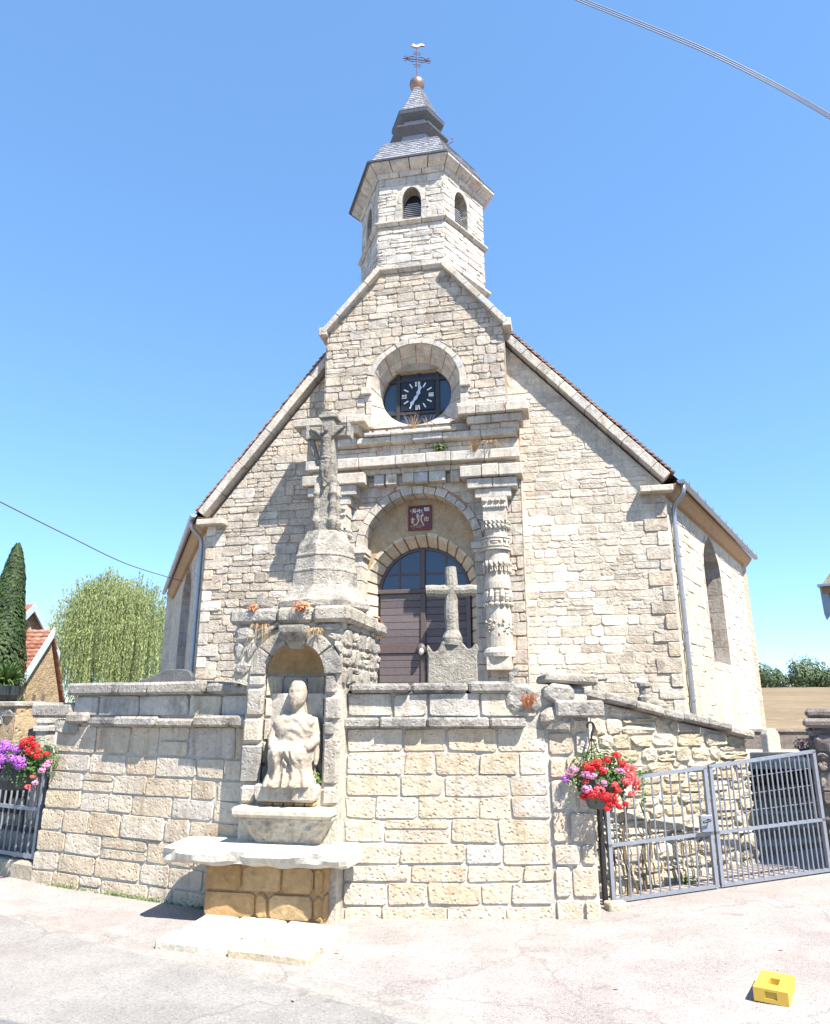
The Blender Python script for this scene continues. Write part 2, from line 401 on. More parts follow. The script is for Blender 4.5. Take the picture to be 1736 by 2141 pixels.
def rect(x0, x1, z0, z1):
    def f(poly):
        xs = [p[0] for p in poly]; zs = [p[1] for p in poly]
        ox = min(max(xs), x1) - max(min(xs), x0); oz = min(max(zs), z1) - max(min(zs), z0)
        if ox <= 0 or oz <= 0: return poly
        mx = sum(xs) / len(xs); mz = sum(zs) / len(zs)
        opt = []
        for q in ((-1, 0, -x0), (1, 0, x1), (0, -1, -z0), (0, 1, z1)):
            r = clip(poly, *q)
            if len(r) > 2: opt.append((area(r), r))
        return max(opt, key=lambda t: t[0])[1] if opt else []
    return f
def masonry(outline, holes, ch, cw, rng, joint=.018, skip=0.0, tone=None, slip=.25):
    """coursed rubble: list of (poly, tone)"""
    zs = [p[1] for p in outline]; ss = [p[0] for p in outline]
    hp = [half(outline[i], outline[(i + 1) % len(outline)]) for i in range(len(outline))]
    res = []; z = min(zs)
    while z < max(zs):
        h = rng.uniform(*ch); s = min(ss) - rng.uniform(0, cw[1])
        if max(zs) - z - h < ch[0] * .5: h = max(zs) - z + .001
        dz = 0
        while s < max(ss):
            w = rng.uniform(*cw) * (1.25 if rng.random() < .15 else 1)
            cells = [(s, z, s + w, z + h)]
            if rng.random() < slip and h > ch[0] * 1.2:
                m = z + h * rng.uniform(.38, .62)
                if rng.random() < .5: cells = [(s, z, s + w, m), (s, m, s + w, z + h)]
                else:
                    k = s + w * rng.uniform(.4, .6); cells = [(s, z, s + w, m), (s, m, k, z + h), (k, m, s + w, z + h)]
            for x0, z0, x1, z1 in cells:
                jx = min(.025, (x1 - x0) * .08); jz = min(.02, (z1 - z0) * .1)
                J = lambda k: rng.uniform(-k, k)
                g = joint / 2
                poly = [(x0 + g + J(jx), z0 + g + J(jz)), (x1 - g + J(jx), z0 + g + J(jz)), (x1 - g + J(jx), z1 - g + J(jz)), (x0 + g + J(jx), z1 - g + J(jz))]
                for q in hp:
                    poly = clip(poly, *q)
                    if len(poly) < 3: break
                for hf in holes:
                    if len(poly) < 3: break
                    poly = hf(poly)
                if len(poly) < 3 or area(poly) < .004: continue
                if rng.random() < skip: continue
                t = rng.random()
                if tone: t = tone(sum(p[0] for p in poly) / len(poly), sum(p[1] for p in poly) / len(poly), t)
                res.append((poly, t))
            s += w
        z += h
    return res
def stone_geo(mb, fr, poly, d0, proud, rng, tone, bev=.018, cham=.03, sink=.02, rough=.25):
    P = []
    n = len(poly)
    for i in range(n):
        a, p, b = poly[i - 1], poly[i], poly[(i + 1) % n]
        for q in (a, b):
            l = hypot(q[0] - p[0], q[1] - p[1]) + 1e-6
            t = min(.32, cham * rng.uniform(.5, 1.5) / l)
            P.append((p[0] + (q[0] - p[0]) * t, p[1] + (q[1] - p[1]) * t))
    cx = sum(p[0] for p in P) / len(P); cz = sum(p[1] for p in P) / len(P)
    def shr(p, b):
        l = hypot(p[0] - cx, p[1] - cz) + 1e-6; k = 1 - min(.4, b / l)
        return (cx + (p[0] - cx) * k, cz + (p[1] - cz) * k)
    m = len(P); top = [shr(p, bev * rng.uniform(.7, 1.5)) for p in P]
    vs = [fr.p(p[0], p[1], d0 - sink) for p in P]
    vs += [fr.p(*shr(p, .003), d0 + proud * rng.uniform(.45, .65)) for p in P]
    vs += [fr.p(p[0], p[1], d0 + proud * (1 + rng.uniform(-rough, rough * .6))) for p in top]
    tilt = rng.uniform(-rough, rough) * .5; kx = max(abs(p[0] - cx) for p in P) + 1e-6
    for k, p in enumerate(top): vs[2 * m + k] = vs[2 * m + k] + fr.n * (proud * tilt * (p[0] - cx) / kx)
    vs.append(sum(vs[2 * m:3 * m], Vector((0, 0, 0))) / m + fr.n * proud * rng.uniform(0, .12))
    fs = []
    for i in range(m):
        j = (i + 1) % m
        fs += [(i, j, j + m, i + m), (i + m, j + m, j + 2 * m, i + 2 * m), (i + 2 * m, j + 2 * m, 3 * m)]
    mb.add(vs, fs, tone)
class Pool:
    """collects the stones of one thing; the largest become parts of their own, the rest one part"""
    def __init__(self): self.items = []
    def lay(self, fr, stones, d0, proud, mat, parent, rng, **kw):
        for poly, t in stones:
            pr = proud * rng.uniform(.6, 1.3)
            self.items.append((area(poly), fr, poly, d0, pr, rng.random(), t, mat, parent, kw))
    def flush(self, cap, rest_parent, name='stone'):
        self.items.sort(key=lambda i: -i[0])
        rest = {}
        for k, (a, fr, poly, d0, pr, sd, t, mat, parent, kw) in enumerate(self.items):
            if k < cap:
                mb = MB(); stone_geo(mb, fr, poly, d0, pr, random.Random(sd), t, **kw)
                mb.build(name, mat, parent, center=True)
            else:
                key = mat.name
                if key not in rest: rest[key] = (MB(), mat)
                stone_geo(rest[key][0], fr, poly, d0, pr, random.Random(sd), t, **kw)
        for mb, mat in rest.values(): stuff(mb.build('stonework', mat, rest_parent))
def arc(cx, cz, rx, rz, a0, a1, n):
    return [(cx + rx * cos(a0 + (a1 - a0) * i / n), cz + rz * sin(a0 + (a1 - a0) * i / n)) for i in range(n + 1)]
def voussoirs(fr, cx, cz, r0, r1, n, d0, d1, mat, parent, rng, a0=0.0, a1=pi, gap=.012, jit=.02, name='voussoir', rz=1.0):
    for i in range(n):
        b0 = a0 + (a1 - a0) * i / n + gap / r0; b1 = a0 + (a1 - a0) * (i + 1) / n - gap / r0
        ro = r1 + rng.uniform(-jit, jit)
        poly = arc(cx, cz, r0, r0 * rz, b0, b1, 3)[::-1] + arc(cx, cz, ro, ro * rz, b0, b1, 3)
        poly = poly[::-1]
        mb = MB(); mb.prism(fr, poly, d0, d1 + rng.uniform(-.012, .012), rng.random())
        mb.build(name, mat, parent, center=True, bevel=.006)
def slabs(fr, s0, s1, z0, z1, d0, d1, n, mat, parent, rng, name='slab', gap=.008, bevel=.015, jit=.012):
    """a course of dressed blocks laid end to end"""
    cuts = [s0] + sorted(s0 + (s1 - s0) * (i + rng.uniform(-.25, .25)) / n for i in range(1, n)) + [s1]
    for a, b in zip(cuts, cuts[1:]):
        mb = MB(); j = lambda: rng.uniform(-jit, jit)
        mb.box(fr, a + gap / 2, b - gap / 2, z0 + j() * .3, z1 + j(), d0, d1 + j(), rng.random())
        mb.build(name, mat, parent, center=True, bevel=bevel)

# ------------------------------------------------------------------ ground, road, churchyard, field
def gz(x, y):
    return min(.42, .055 * max(0, x - 1.55))
def axis_pts(lo, hi, fine0, fine1, step):
    a = [lo]; k = []
    x = fine0
    while x <= fine1 + 1e-6: k.append(x); x += step
    g = fine0; L_ = []
    st = step
    while g > lo: st *= 1.6; g -= st; L_.append(max(g, lo))
    R = []; g = fine1; st = step
    while g < hi: st *= 1.6; g += st; R.append(min(g, hi))
    return L_[::-1] + k + R
def sheet(name, xs, ys, zf, mat, keep=None):
    mb = MB(); idx = {}
    for j, y in enumerate(ys):
        for i, x in enumerate(xs): mb.v.append(Vector((x, y, zf(x, y)))); mb.t.append(.5)
    for j in range(len(ys) - 1):
        for i in range(len(xs) - 1):
            mb.f.append((j * len(xs) + i, j * len(xs) + i + 1, (j + 1) * len(xs) + i + 1, (j + 1) * len(xs) + i))
    return struct(mb.build(name, mat, smooth=True))
def far_z(x, y):
    z = gz(x, y)
    if y > 55 and x > 8:
        t = min(1, (y - 55) / 245); z = z * (1 - min(1, (y - 55) / 10)) - .5 + t * 10.0 + (max(0, y - 300) * .02)
    return z
sheet("ground", axis_pts(-700, 900, -9, 9, .3), axis_pts(-200, 1500, 0, 12, .3), lambda x, y: far_z(x, y) if y < 40 else min(far_z(x, y), -0.6 if x > 8 and y < 420 else 99), M['gravel'])
def field():
    xs = [10 + i * 14 for i in range(40)]; ys = [52 + i * 8 for i in range(40)]
    return sheet("field", xs, ys, lambda x, y: -.35 + 10.2 * max(0, (y - 55) / 245) + .5 * noise.noise(Vector((x * .02, y * .02, 3))) - .0006 * (x - 160), M['stubble'])
field()
# the lane: worn asphalt, its edge swinging across the front
edge = [(-14, 14.0), (-9, 10.4)] + [tuple(gnd(x, y)[:2]) for x, y in ((0, 1912), (150, 1960), (280, 1992), (400, 2020), (500, 2042), (600, 2065), (735, 2102), (868, 2140))] + [(1.2, 3.85), (3.0, 2.6), (6, .8), (14, -3)]
mb = MB(); n = len(edge); K = 10
for k in range(K + 1):
    for x, y in edge:
        t = k / K; yy = y + (-14 - y) * t; xx = x
        mb.v.append(Vector((xx, yy, gz(xx, yy) + .005))); mb.t.append(.5)
for k in range(K):
    for i in range(n - 1): mb.f.append((k * n + i, k * n + i + 1, (k + 1) * n + i + 1, (k + 1) * n + i))
street = struct(mb.build("street", M['asphalt'], smooth=True))
def strip(pts, w, mat, name, parent, dz):
    mb = MB(); vs = []
    for i, p in enumerate(pts):
        a = Vector(pts[min(i + 1, len(pts) - 1)]) - Vector(pts[max(i - 1, 0)])
        t = Vector((-a.y, a.x)).normalized() * w / 2
        for sg in (1, -1):
            x, y = p[0] + t.x * sg, p[1] + t.y * sg; vs.append(Vector((x, y, gz(x, y) + dz)))
    mb.add(vs, [(2 * i, 2 * i + 1, 2 * i + 3, 2 * i + 2) for i in range(len(pts) - 1)])
    return mb.build(name, mat, parent)
M['lip'] = ground_mat("concrete_lip", (.27, .25, .23), (.19, .18, .165), 70, 1.5, .3)
ep = [Vector(e) for e in edge]
fine_edge = []
for a, b in zip(ep, ep[1:]):
    m_ = max(1, int((b - a).length / .15))
    fine_edge += [tuple(a + (b - a) * i / m_) for i in range(m_)]
rl = random.Random(5)
def inner(pts, o, jw=0.0):
    out = []
    for i, p in enumerate(pts):
        a = Vector(pts[min(i + 1, len(pts) - 1)]) - Vector(pts[max(i - 1, 0)])
        t = Vector((a.y, -a.x)).normalized()
        k = o + jw * noise.noise(Vector((p[0] * 3, p[1] * 3, 7)))
        out.append((p[0] + t.x * k, p[1] + t.y * k))
    return out
strip(inner(fine_edge, -.10, .05), .27, M['lip'], 'gutter_strip', street, .0028)

# ------------------------------------------------------------------ churchyard terrace (behind the walls)
YARD = .96
def yard_z(x, y):
    if y < 11: return YARD
    return YARD - .5 * min(1, (y - 11) / 6) - .8 * max(0, min(1, (y - 17) / 12))
mb = MB(); rows = []
prof = [(7.7, -3.3, 1.6), (8.2, -3.4, 2.3), (9.3, -9, 3.4), (10.45, -14, 12), (11, -16, 14), (14, -20, 17), (17, -24, 22), (22, -28, 30), (29, -30, 40), (36, -30, 45)]
NX = 24
for y, x0, x1 in prof:
    for i in range(NX + 1):
        x = x0 + (x1 - x0) * i / NX; mb.v.append(Vector((x, y, yard_z(x, y)))); mb.t.append(.5)
for j in range(len(prof) - 1):
    for i in range(NX): mb.f.append((j * (NX + 1) + i, j * (NX + 1) + i + 1, (j + 1) * (NX + 1) + i + 1, (j + 1) * (NX + 1) + i))
struct(mb.build("churchyard", M['earth']))
# ------------------------------------------------------------------ the church
FA = Fr((0, 19.361), (1, -0.2035))
rng = random.Random(11)
church = thing("church", "pale limestone village church with a gabled front, clock and slate-capped bell tower", "church", tuple(FA.p(0, .3, 0)))
pool = Pool()
Z0 = .3
LE, LT, RE, RT = (-6.40, 7.15), (-2.60, 11.95), (6.83, 7.42), (2.70, 12.08)      # wall tops under the rake copings
# backing walls (mortar) with their openings
left_wing = [(-6.40, Z0), (-2.60, Z0), LT, LE]
right_wing = [(2.70, Z0), (6.83, Z0), RE, RT]
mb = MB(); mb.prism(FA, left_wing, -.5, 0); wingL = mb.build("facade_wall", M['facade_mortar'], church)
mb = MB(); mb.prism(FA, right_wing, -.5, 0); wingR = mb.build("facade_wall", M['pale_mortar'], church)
DC, DZ, DR = .17, 4.82, 1.335            # door arch
AC, AZ, AR = .20, 5.92, 1.56             # great arch of the portal
OC, OZ, ORX, ORZ = .05, 10.72, 1.06, .95 # oculus
core = [(-2.6, Z0), (DC - DR - .26, Z0)] + arc(DC, DZ, DR + .26, DR + .26, pi, 0, 24) + [(DC + DR + .26, Z0), (2.7, Z0), (2.7, 13.2), (-2.6, 13.2)]
mb = MB(); mb.holed(FA, core, [arc(OC, OZ, ORX, ORZ, 0, 2 * pi * 39 / 40, 39)], -.5, 0)
core_o = mb.build("tympanum_wall", M['plaster'], church)
port = [(-2.95, Z0), (AC - AR - .03, Z0)] + arc(AC, AZ, AR + .03, AR + .03, pi, 0, 28) + [(AC + AR + .03, Z0), (3.05, Z0), (3.05, 9.55), (-2.95, 9.55)]
mb = MB(); mb.holed(FA, port, [], .003, .52); portal = mb.build("portal", M['redmortar'], church)
HC, HZ, HR, HB = .13, 10.80, 1.31, 9.54   # arched recess of the clock
blk = [(-2.65, 9.553), (HC - HR - .02, 9.553)] + arc(HC, HZ, HR + .02, HR + .02, pi, 0, 28) + [(HC + HR + .02, 9.553), (2.75, 9.553), (2.75, 12.62), (1.12, 14.60), (-1.07, 14.72), (-2.65, 12.86)]
mb = MB(); mb.holed(FA, blk, [], .003, .57); block = mb.build("gable_block", M['facade_mortar'], church)

# rubble facing
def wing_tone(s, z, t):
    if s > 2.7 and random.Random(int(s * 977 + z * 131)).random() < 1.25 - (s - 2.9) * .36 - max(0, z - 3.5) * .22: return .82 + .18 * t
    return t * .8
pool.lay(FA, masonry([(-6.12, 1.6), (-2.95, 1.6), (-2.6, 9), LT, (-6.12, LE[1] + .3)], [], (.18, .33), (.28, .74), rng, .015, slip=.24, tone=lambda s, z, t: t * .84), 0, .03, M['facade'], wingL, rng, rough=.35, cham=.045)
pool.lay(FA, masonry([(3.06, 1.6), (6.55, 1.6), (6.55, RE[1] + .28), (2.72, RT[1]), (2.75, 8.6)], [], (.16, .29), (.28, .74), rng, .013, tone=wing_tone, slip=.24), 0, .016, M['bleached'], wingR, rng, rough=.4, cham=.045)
pool.lay(FA, masonry([(-2.62, 9.75), (2.72, 9.75), (2.72, 12.55), (1.08, 14.5), (-1.03, 14.6), (-2.62, 12.75)], [circ(HC, HZ, HR + .19), rect(HC - HR - .2, HC + HR + .2, 9.3, HZ)], (.19, .34), (.30, .76), rng, .015, slip=.22, tone=lambda s, z, t: t * .86), .57, .032, M['facade'], block, rng, rough=.35, cham=.045)
# quoins
for side, sx in ((-1, -6.40), (1, 6.83)):
    z = 1.5; k = 0
    while z < 7.0:
        h = rng.uniform(.28, .42); w = .62 if k % 2 else .3
        a, b = (sx, sx + w) if side < 0 else (sx - w, sx)
        pool.lay(FA, [([(a, z + .008), (b, z + .008), (b, z + h - .008), (a, z + h - .008)], rng.uniform(.5, 1))], 0, .05, M['facade'], wingL if side < 0 else wingR, rng)
        z += h; k += 1
# portal wall facing, interrupted by arch
pst = masonry([(-2.93, 1.6), (3.03, 1.6), (3.03, 9.5), (-2.93, 9.5)], [circ(AC, AZ, AR + .23), rect(AC - AR - .22, AC + AR + .22, 0, AZ)], (.24, .38), (.32, .8), rng, .02)
pool.lay(FA, pst, .52, .03, M['dressed'], portal, rng)
for a_, b_ in ((3.035, 3.062), (-2.962, -2.935)):
    z = Z0
    while z < 8.1:
        h = min(rng.uniform(.3, .55), 8.19 - z); mb = MB(); mb.box(FA, a_, b_, z + .006, z + h - .006, .004, .535, rng.random()); mb.build("pilaster_block", M['dressed'], portal, center=True, bevel=.008); z += h
# jambs of the great arch
for sx, sg in ((AC - AR, -1), (AC + AR, 1)):
    z = 1.4
    while z < AZ - .12:
        h = rng.uniform(.3, .5); w = rng.uniform(.2, .42)
        a, b = (sx - w, sx) if sg < 0 else (sx, sx + min(w, .26))
        h = min(h, AZ - .1 - z) 
        if h < .08: break
        mb = MB(); mb.box(FA, a, b, z + .01, z + h - .012, .02, .56 + rng.uniform(-.012, .012), rng.random()); mb.build("jamb_stone", M['dressed'], portal, center=True, bevel=.012)
        z += h
    a, b = (sx - .42, sx + .1) if sg < 0 else (sx - .1, sx + .28)
    mb = MB(); mb.box(FA, a, b, AZ - .1, AZ + .09, .02, .66, .8); mb.box(FA, a + .03, b - .03, AZ - .2, AZ - .1, .02, .61, .5); mb.build("impost", M['dressed'], portal, center=True, bevel=.015)
voussoirs(FA, AC, AZ, AR, AR + .2, 15, .02, .575, M['dressed'], portal, rng, .06, pi - .06, gap=.011, jit=.03)
# splayed inner arch and door jambs
DF, DB = .225, -.46
def spl(t, k, o=0.0):
    r = DR + DF * (1 - k) + o
    return FA.p(DC + r * cos(t), DZ + r * sin(t), .02 + (DB - .02) * k)
mb = MB()
mb.loft([[spl(pi * i / 30, k, .03) for i in range(31)] for k in (0, 1)], close=False, caps=False)
for sg in (-1, 1): mb.add([FA.p(DC + sg * (DR + DF + .03), z, .02) for z in (1, DZ)] + [FA.p(DC + sg * (DR + .03), z, DB) for z in (DZ, 1)], [(0, 1, 2, 3)])
rv = mb.build("door_reveal", M['redmortar'], church)
NV_ = 15
for i in range(NV_):
    t0, t1 = pi * i / NV_ + .016, pi * (i + 1) / NV_ - .016; ts = [t0 + (t1 - t0) * j / 3 for j in range(4)]; o = rng.uniform(.03, .12)
    mb = MB(); mb.loft([[spl(t, 1) for t in ts], [spl(t, 0) for t in ts], [spl(t, 0, o) for t in ts], [spl(t, .1, o) for t in ts]], close=False, caps=False, tone=rng.random()); mb.build("voussoir", M['cream_arch'], rv, center=True)
for sg in (-1, 1):
    z = 1.4
    while z < DZ - .05:
        h = min(rng.uniform(.24, .36), DZ - .01 - z); o = rng.uniform(.02, .14)
        q = lambda k, o_: (DC + sg * (DR + DF * (1 - k) + o_), .02 + (DB - .02) * k)
        loop = [q(1, 0), q(0, 0), q(0, o), q(.1, o)]
        mb = MB(); mb.loft([[FA.p(x, zz_, d) for x, d in loop] for zz_ in (z + .022, z + h - .022)], close=False, caps=False, tone=rng.random()); mb.build("jamb_stone", M['cream_arch'], rv, center=True); z += h
# --- door
door = MB(); DD = -.50
door.holed(FA, [(DC - DR + .002, Z0 + .6)] + arc(DC, DZ, DR - .002, DR - .002, pi, 0, 28) + [(DC + DR - .002, Z0 + .6)], [], DD - .1, DD - .02, .2)
door_o = door.build("door", M['wood_frame'], church)
mb = MB(); mb.box(FA, DC - DR + .01, DC + DR - .01, DZ + .02, DZ + .14, DD - .02, DD + .09, .6); mb.build("transom", M['wood_frame'], door_o, bevel=.012)
mb = MB(); mb.box(FA, .06, .22, 1.0, DZ + .02, DD - .02, DD + .075, .5); mb.build("mullion", M['wood_frame'], door_o, bevel=.02)
mb = MB(); mb.box(FA, .06, .21, DZ + .14, DZ + DR - .02, DD - .02, DD + .075, .5); mb.build("mullion", M['wood_frame'], door_o, bevel=.02)
mb = MB(); mb.box(FA, DC - DR + .01, DC + DR - .01, 3.17, 3.42, DD - .02, DD + .06, .6); mb.build("rail", M['wood_frame'], door_o, bevel=.012)
for a, b in ((DC - DR + .06, .06), (.22, DC + DR - .14)):
    for z0, z1 in ((1.0, 3.17), (3.42, DZ + .02)):
        k = max(1, round((z1 - z0) / .205)); h = (z1 - z0) / k
        for i in range(k):
            mb = MB(); mb.box(FA, a, b, z0 + i * h + .006, z0 + (i + 1) * h - .006, DD - .02, DD + .022 + rng.uniform(-.003, .003), rng.random()); mb.build("plank", M['wood_door'], door_o, center=True, bevel=.006)
mb = MB(); mb.box(FA, DC + DR - .13, DC + DR - .01, 1.0, DZ + .02, DD - .02, DD + .16, .7); mb.build("door_post", M['wood_door'], door_o, bevel=.01)
# glazed lunette
ring = arc(DC, DZ + .14, DR - .07, DR - .2, 0, pi, 24)
mb = MB(); mb.prism(FA, ring, DD - .02, DD + .006); lun = mb.build("lunette", M['glass'], door_o)
mb = MB(); R0, R1 = DR - .012, DR - .085
po = arc(DC, DZ, R0, R0, .1, pi - .1, 24); pi_ = arc(DC, DZ, R1, R1, .1, pi - .1, 24)
for i in range(24): mb.prism(FA, [po[i], po[i + 1], pi_[i + 1], pi_[i]], DD - .02, DD + .06)
mb.build("frame", M['wood_frame'], lun)
mb = MB()
for s_ in (-.55, .80): mb.box(FA, s_ - .03, s_ + .03, DZ + .14, DZ + sqrt(DR ** 2 - (s_ - DC) ** 2) - .05, DD, DD + .03)
mb.box(FA, -.98, .06, DZ + .55, DZ + .60, DD, DD + .032); mb.box(FA, .22, 1.3, DZ + .55, DZ + .60, DD, DD + .032)
mb.build("glazing_bar", M['wood_frame'], lun)
mb = MB(); c = FA.p(.11, 3.27, DD + .1)
mb.ball(c, .15, 14, 8, 1.15); mb.build("knocker_plate", M['wood_frame'], door_o, smooth=True)
mb = MB(); mb.ball(FA.p(.12, 3.2, DD + .22), .075, 10, 6, 1.4); mb.build("knob", M['brass'], door_o, smooth=True)
# --- plaque
q = [FA.hit(x, y, .02) for x, y in ((857, 1106), (900, 1105), (900, 1059), (857, 1061))]
px0, px1 = q[0][0], q[1][0]; pz0, pz1 = q[0][1], q[2][1]
mb = MB(); mb.box(FA, px0, px1, pz0, pz1, 0, .035); pl = mb.build("plaque", M['plaque'], church)
mb = MB()
for a in ((px0 - .04, px1 + .04, pz0 - .05, pz0), (px0 - .04, px1 + .04, pz1, pz1 + .04), (px0 - .04, px0, pz0, pz1), (px1, px1 + .05, pz0, pz1)): mb.box(FA, *a, 0, .075)
mb.build("plaque_frame", M['plaque'], pl)
PW, PH = px1 - px0, pz1 - pz0
def pp(u, v): return (px0 + PW * u, pz0 + PH * v)
def stroke(mb, pts, w, d0=.03, d1=.047):
    for a, b in zip(pts, pts[1:]):
        l = hypot(b[0] - a[0], b[1] - a[1]) + 1e-6; nx, nz = -(b[1] - a[1]) / l * w / 2, (b[0] - a[0]) / l * w / 2
        mb.prism(FA, [(a[0] - nx, a[1] - nz), (b[0] - nx, b[1] - nz), (b[0] + nx, b[1] + nz), (a[0] + nx, a[1] + nz)], d0, d1)
mb = MB()
stroke(mb, [pp(.38, .62), pp(.38, .5), pp(.43, .4), pp(.41, .28), pp(.33, .2), pp(.2, .17)], .035)
stroke(mb, [pp(.46, .55), pp(.46, .36), pp(.42, .27)], .02)
stroke(mb, [pp(.61, .6), pp(.57, .48), pp(.58, .36), pp(.63, .26), pp(.69, .12)], .035)
stroke(mb, [pp(.53, .46), pp(.55, .36), pp(.6, .27)], .016)
stroke(mb, [pp(.14, .24), pp(.15, .52)], .05); stroke(mb, [pp(.06, .44), pp(.27, .43)], .028); stroke(mb, [pp(.07, .31), pp(.22, .31)], .022)
stroke(mb, [pp(.73, .5), pp(.72, .38), pp(.76, .33)], .022); stroke(mb, [pp(.80, .56), pp(.81, .36), pp(.92, .35)], .028); stroke(mb, [pp(.76, .47), pp(.95, .48)], .02); stroke(mb, [pp(.9, .47), pp(.9, .36)], .022)
rp = random.Random(3)
for k in range(30):
    u, v = rp.uniform(.05, .6), rp.uniform(.02, .16); a = pp(u, v); stroke(mb, [a, (a[0] + rp.uniform(-.03, .03), a[1] + .012)], .012)
mb.build("painted_emblem", M['plaquefig'], pl)
mb = MB()
for k in range(46):
    u = rp.uniform(.04, .9); v = rp.uniform(.72, .95) if k < 34 else rp.uniform(.56, .66)
    if k >= 34: u = rp.uniform(.32, .66)
    a = pp(u, v); r_ = rp.uniform(.012, .04)
    mb.prism(FA, [(a[0] + r_ * rp.uniform(.5, 1) * cos(t), a[1] + r_ * rp.uniform(.5, 1) * sin(t)) for t in (0, 1.05, 2.1, 3.15, 4.2, 5.25)], .03, .044 + k * .0002)
mb.prism(FA, [pp(.72, .8), pp(.96, .8), pp(.96, .97), pp(.7, .97)], .03, .043)
mb.build("flaked_patch", M['plaqueflake'], pl)

# --- entablature, from the springing upwards
ent = portal
def step_slabs(items):
    for a, b, z0, z1, d, n, tn in items: slabs(FA, a, b, z0, z1, .40, d, n, M['dressed'], ent, rng, name="cornice_slab", bevel=.022, jit=.015)
step_slabs([(1.44, 3.12, 7.70, 8.03, 1.08, 3, .6), (1.62, 2.97, 7.40, 7.69, .98, 2, .5), (1.82, 2.80, 7.14, 7.39, .92, 1, .5),
            (-3.05, -1.22, 7.72, 8.03, 1.08, 2, .6), (-2.90, -1.46, 7.42, 7.71, .98, 2, .5), (-2.72, -1.64, 7.16, 7.41, .92, 1, .5)])
for a, b, h in ((-1.02, -.72, .3), (-.68, -.36, .3), (-.20, .12, .24), (.13, .52, .26), (.55, 1.02, .27), (1.15, 1.42, .3)):
    mb = MB(); mb.box(FA, a, b, 8.0 - h, 8.02, .5, .80 + rng.uniform(-.02, .02), rng.random()); mb.build("modillion", M['dressed'], ent, center=True, bevel=.02)
step_slabs([(-2.99, 3.06, 8.205, 8.49, 1.02, 7, .9)])
slabs(FA, -2.85, 2.98, 8.04, 8.20, .45, .74, 9, M['dressed'], ent, rng, name="frieze_block")
slabs(FA, -2.80, 2.96, 8.50, 8.78, .45, .63, 9, M['dressed'], ent, rng, name="frieze_block", jit=.02)
slabs(FA, -2.80, 2.96, 8.785, 8.925, .45, .62, 11, M['dressed'], ent, rng, name="frieze_block", jit=.02)
step_slabs([(-2.46, 3.0, 8.93, 9.12, .92, 6, .6), (-1.28, 1.38, 9.125, 9.235, 1.0, 3, .8)])
step_slabs([(1.42, 3.36, 9.48, 9.76, 1.20, 3, .8), (1.66, 3.18, 9.26, 9.475, 1.05, 2, .6), (1.75, 3.08, 9.10, 9.255, .97, 2, .5), (1.38, 3.3, 9.765, 9.90, 1.05, 2, .5),
            (-3.37, -1.20, 9.50, 9.74, 1.20, 3, .8), (-3.15, -1.45, 9.26, 9.495, 1.05, 2, .6), (-2.95, -1.6, 9.10, 9.255, .97, 2, .5)])
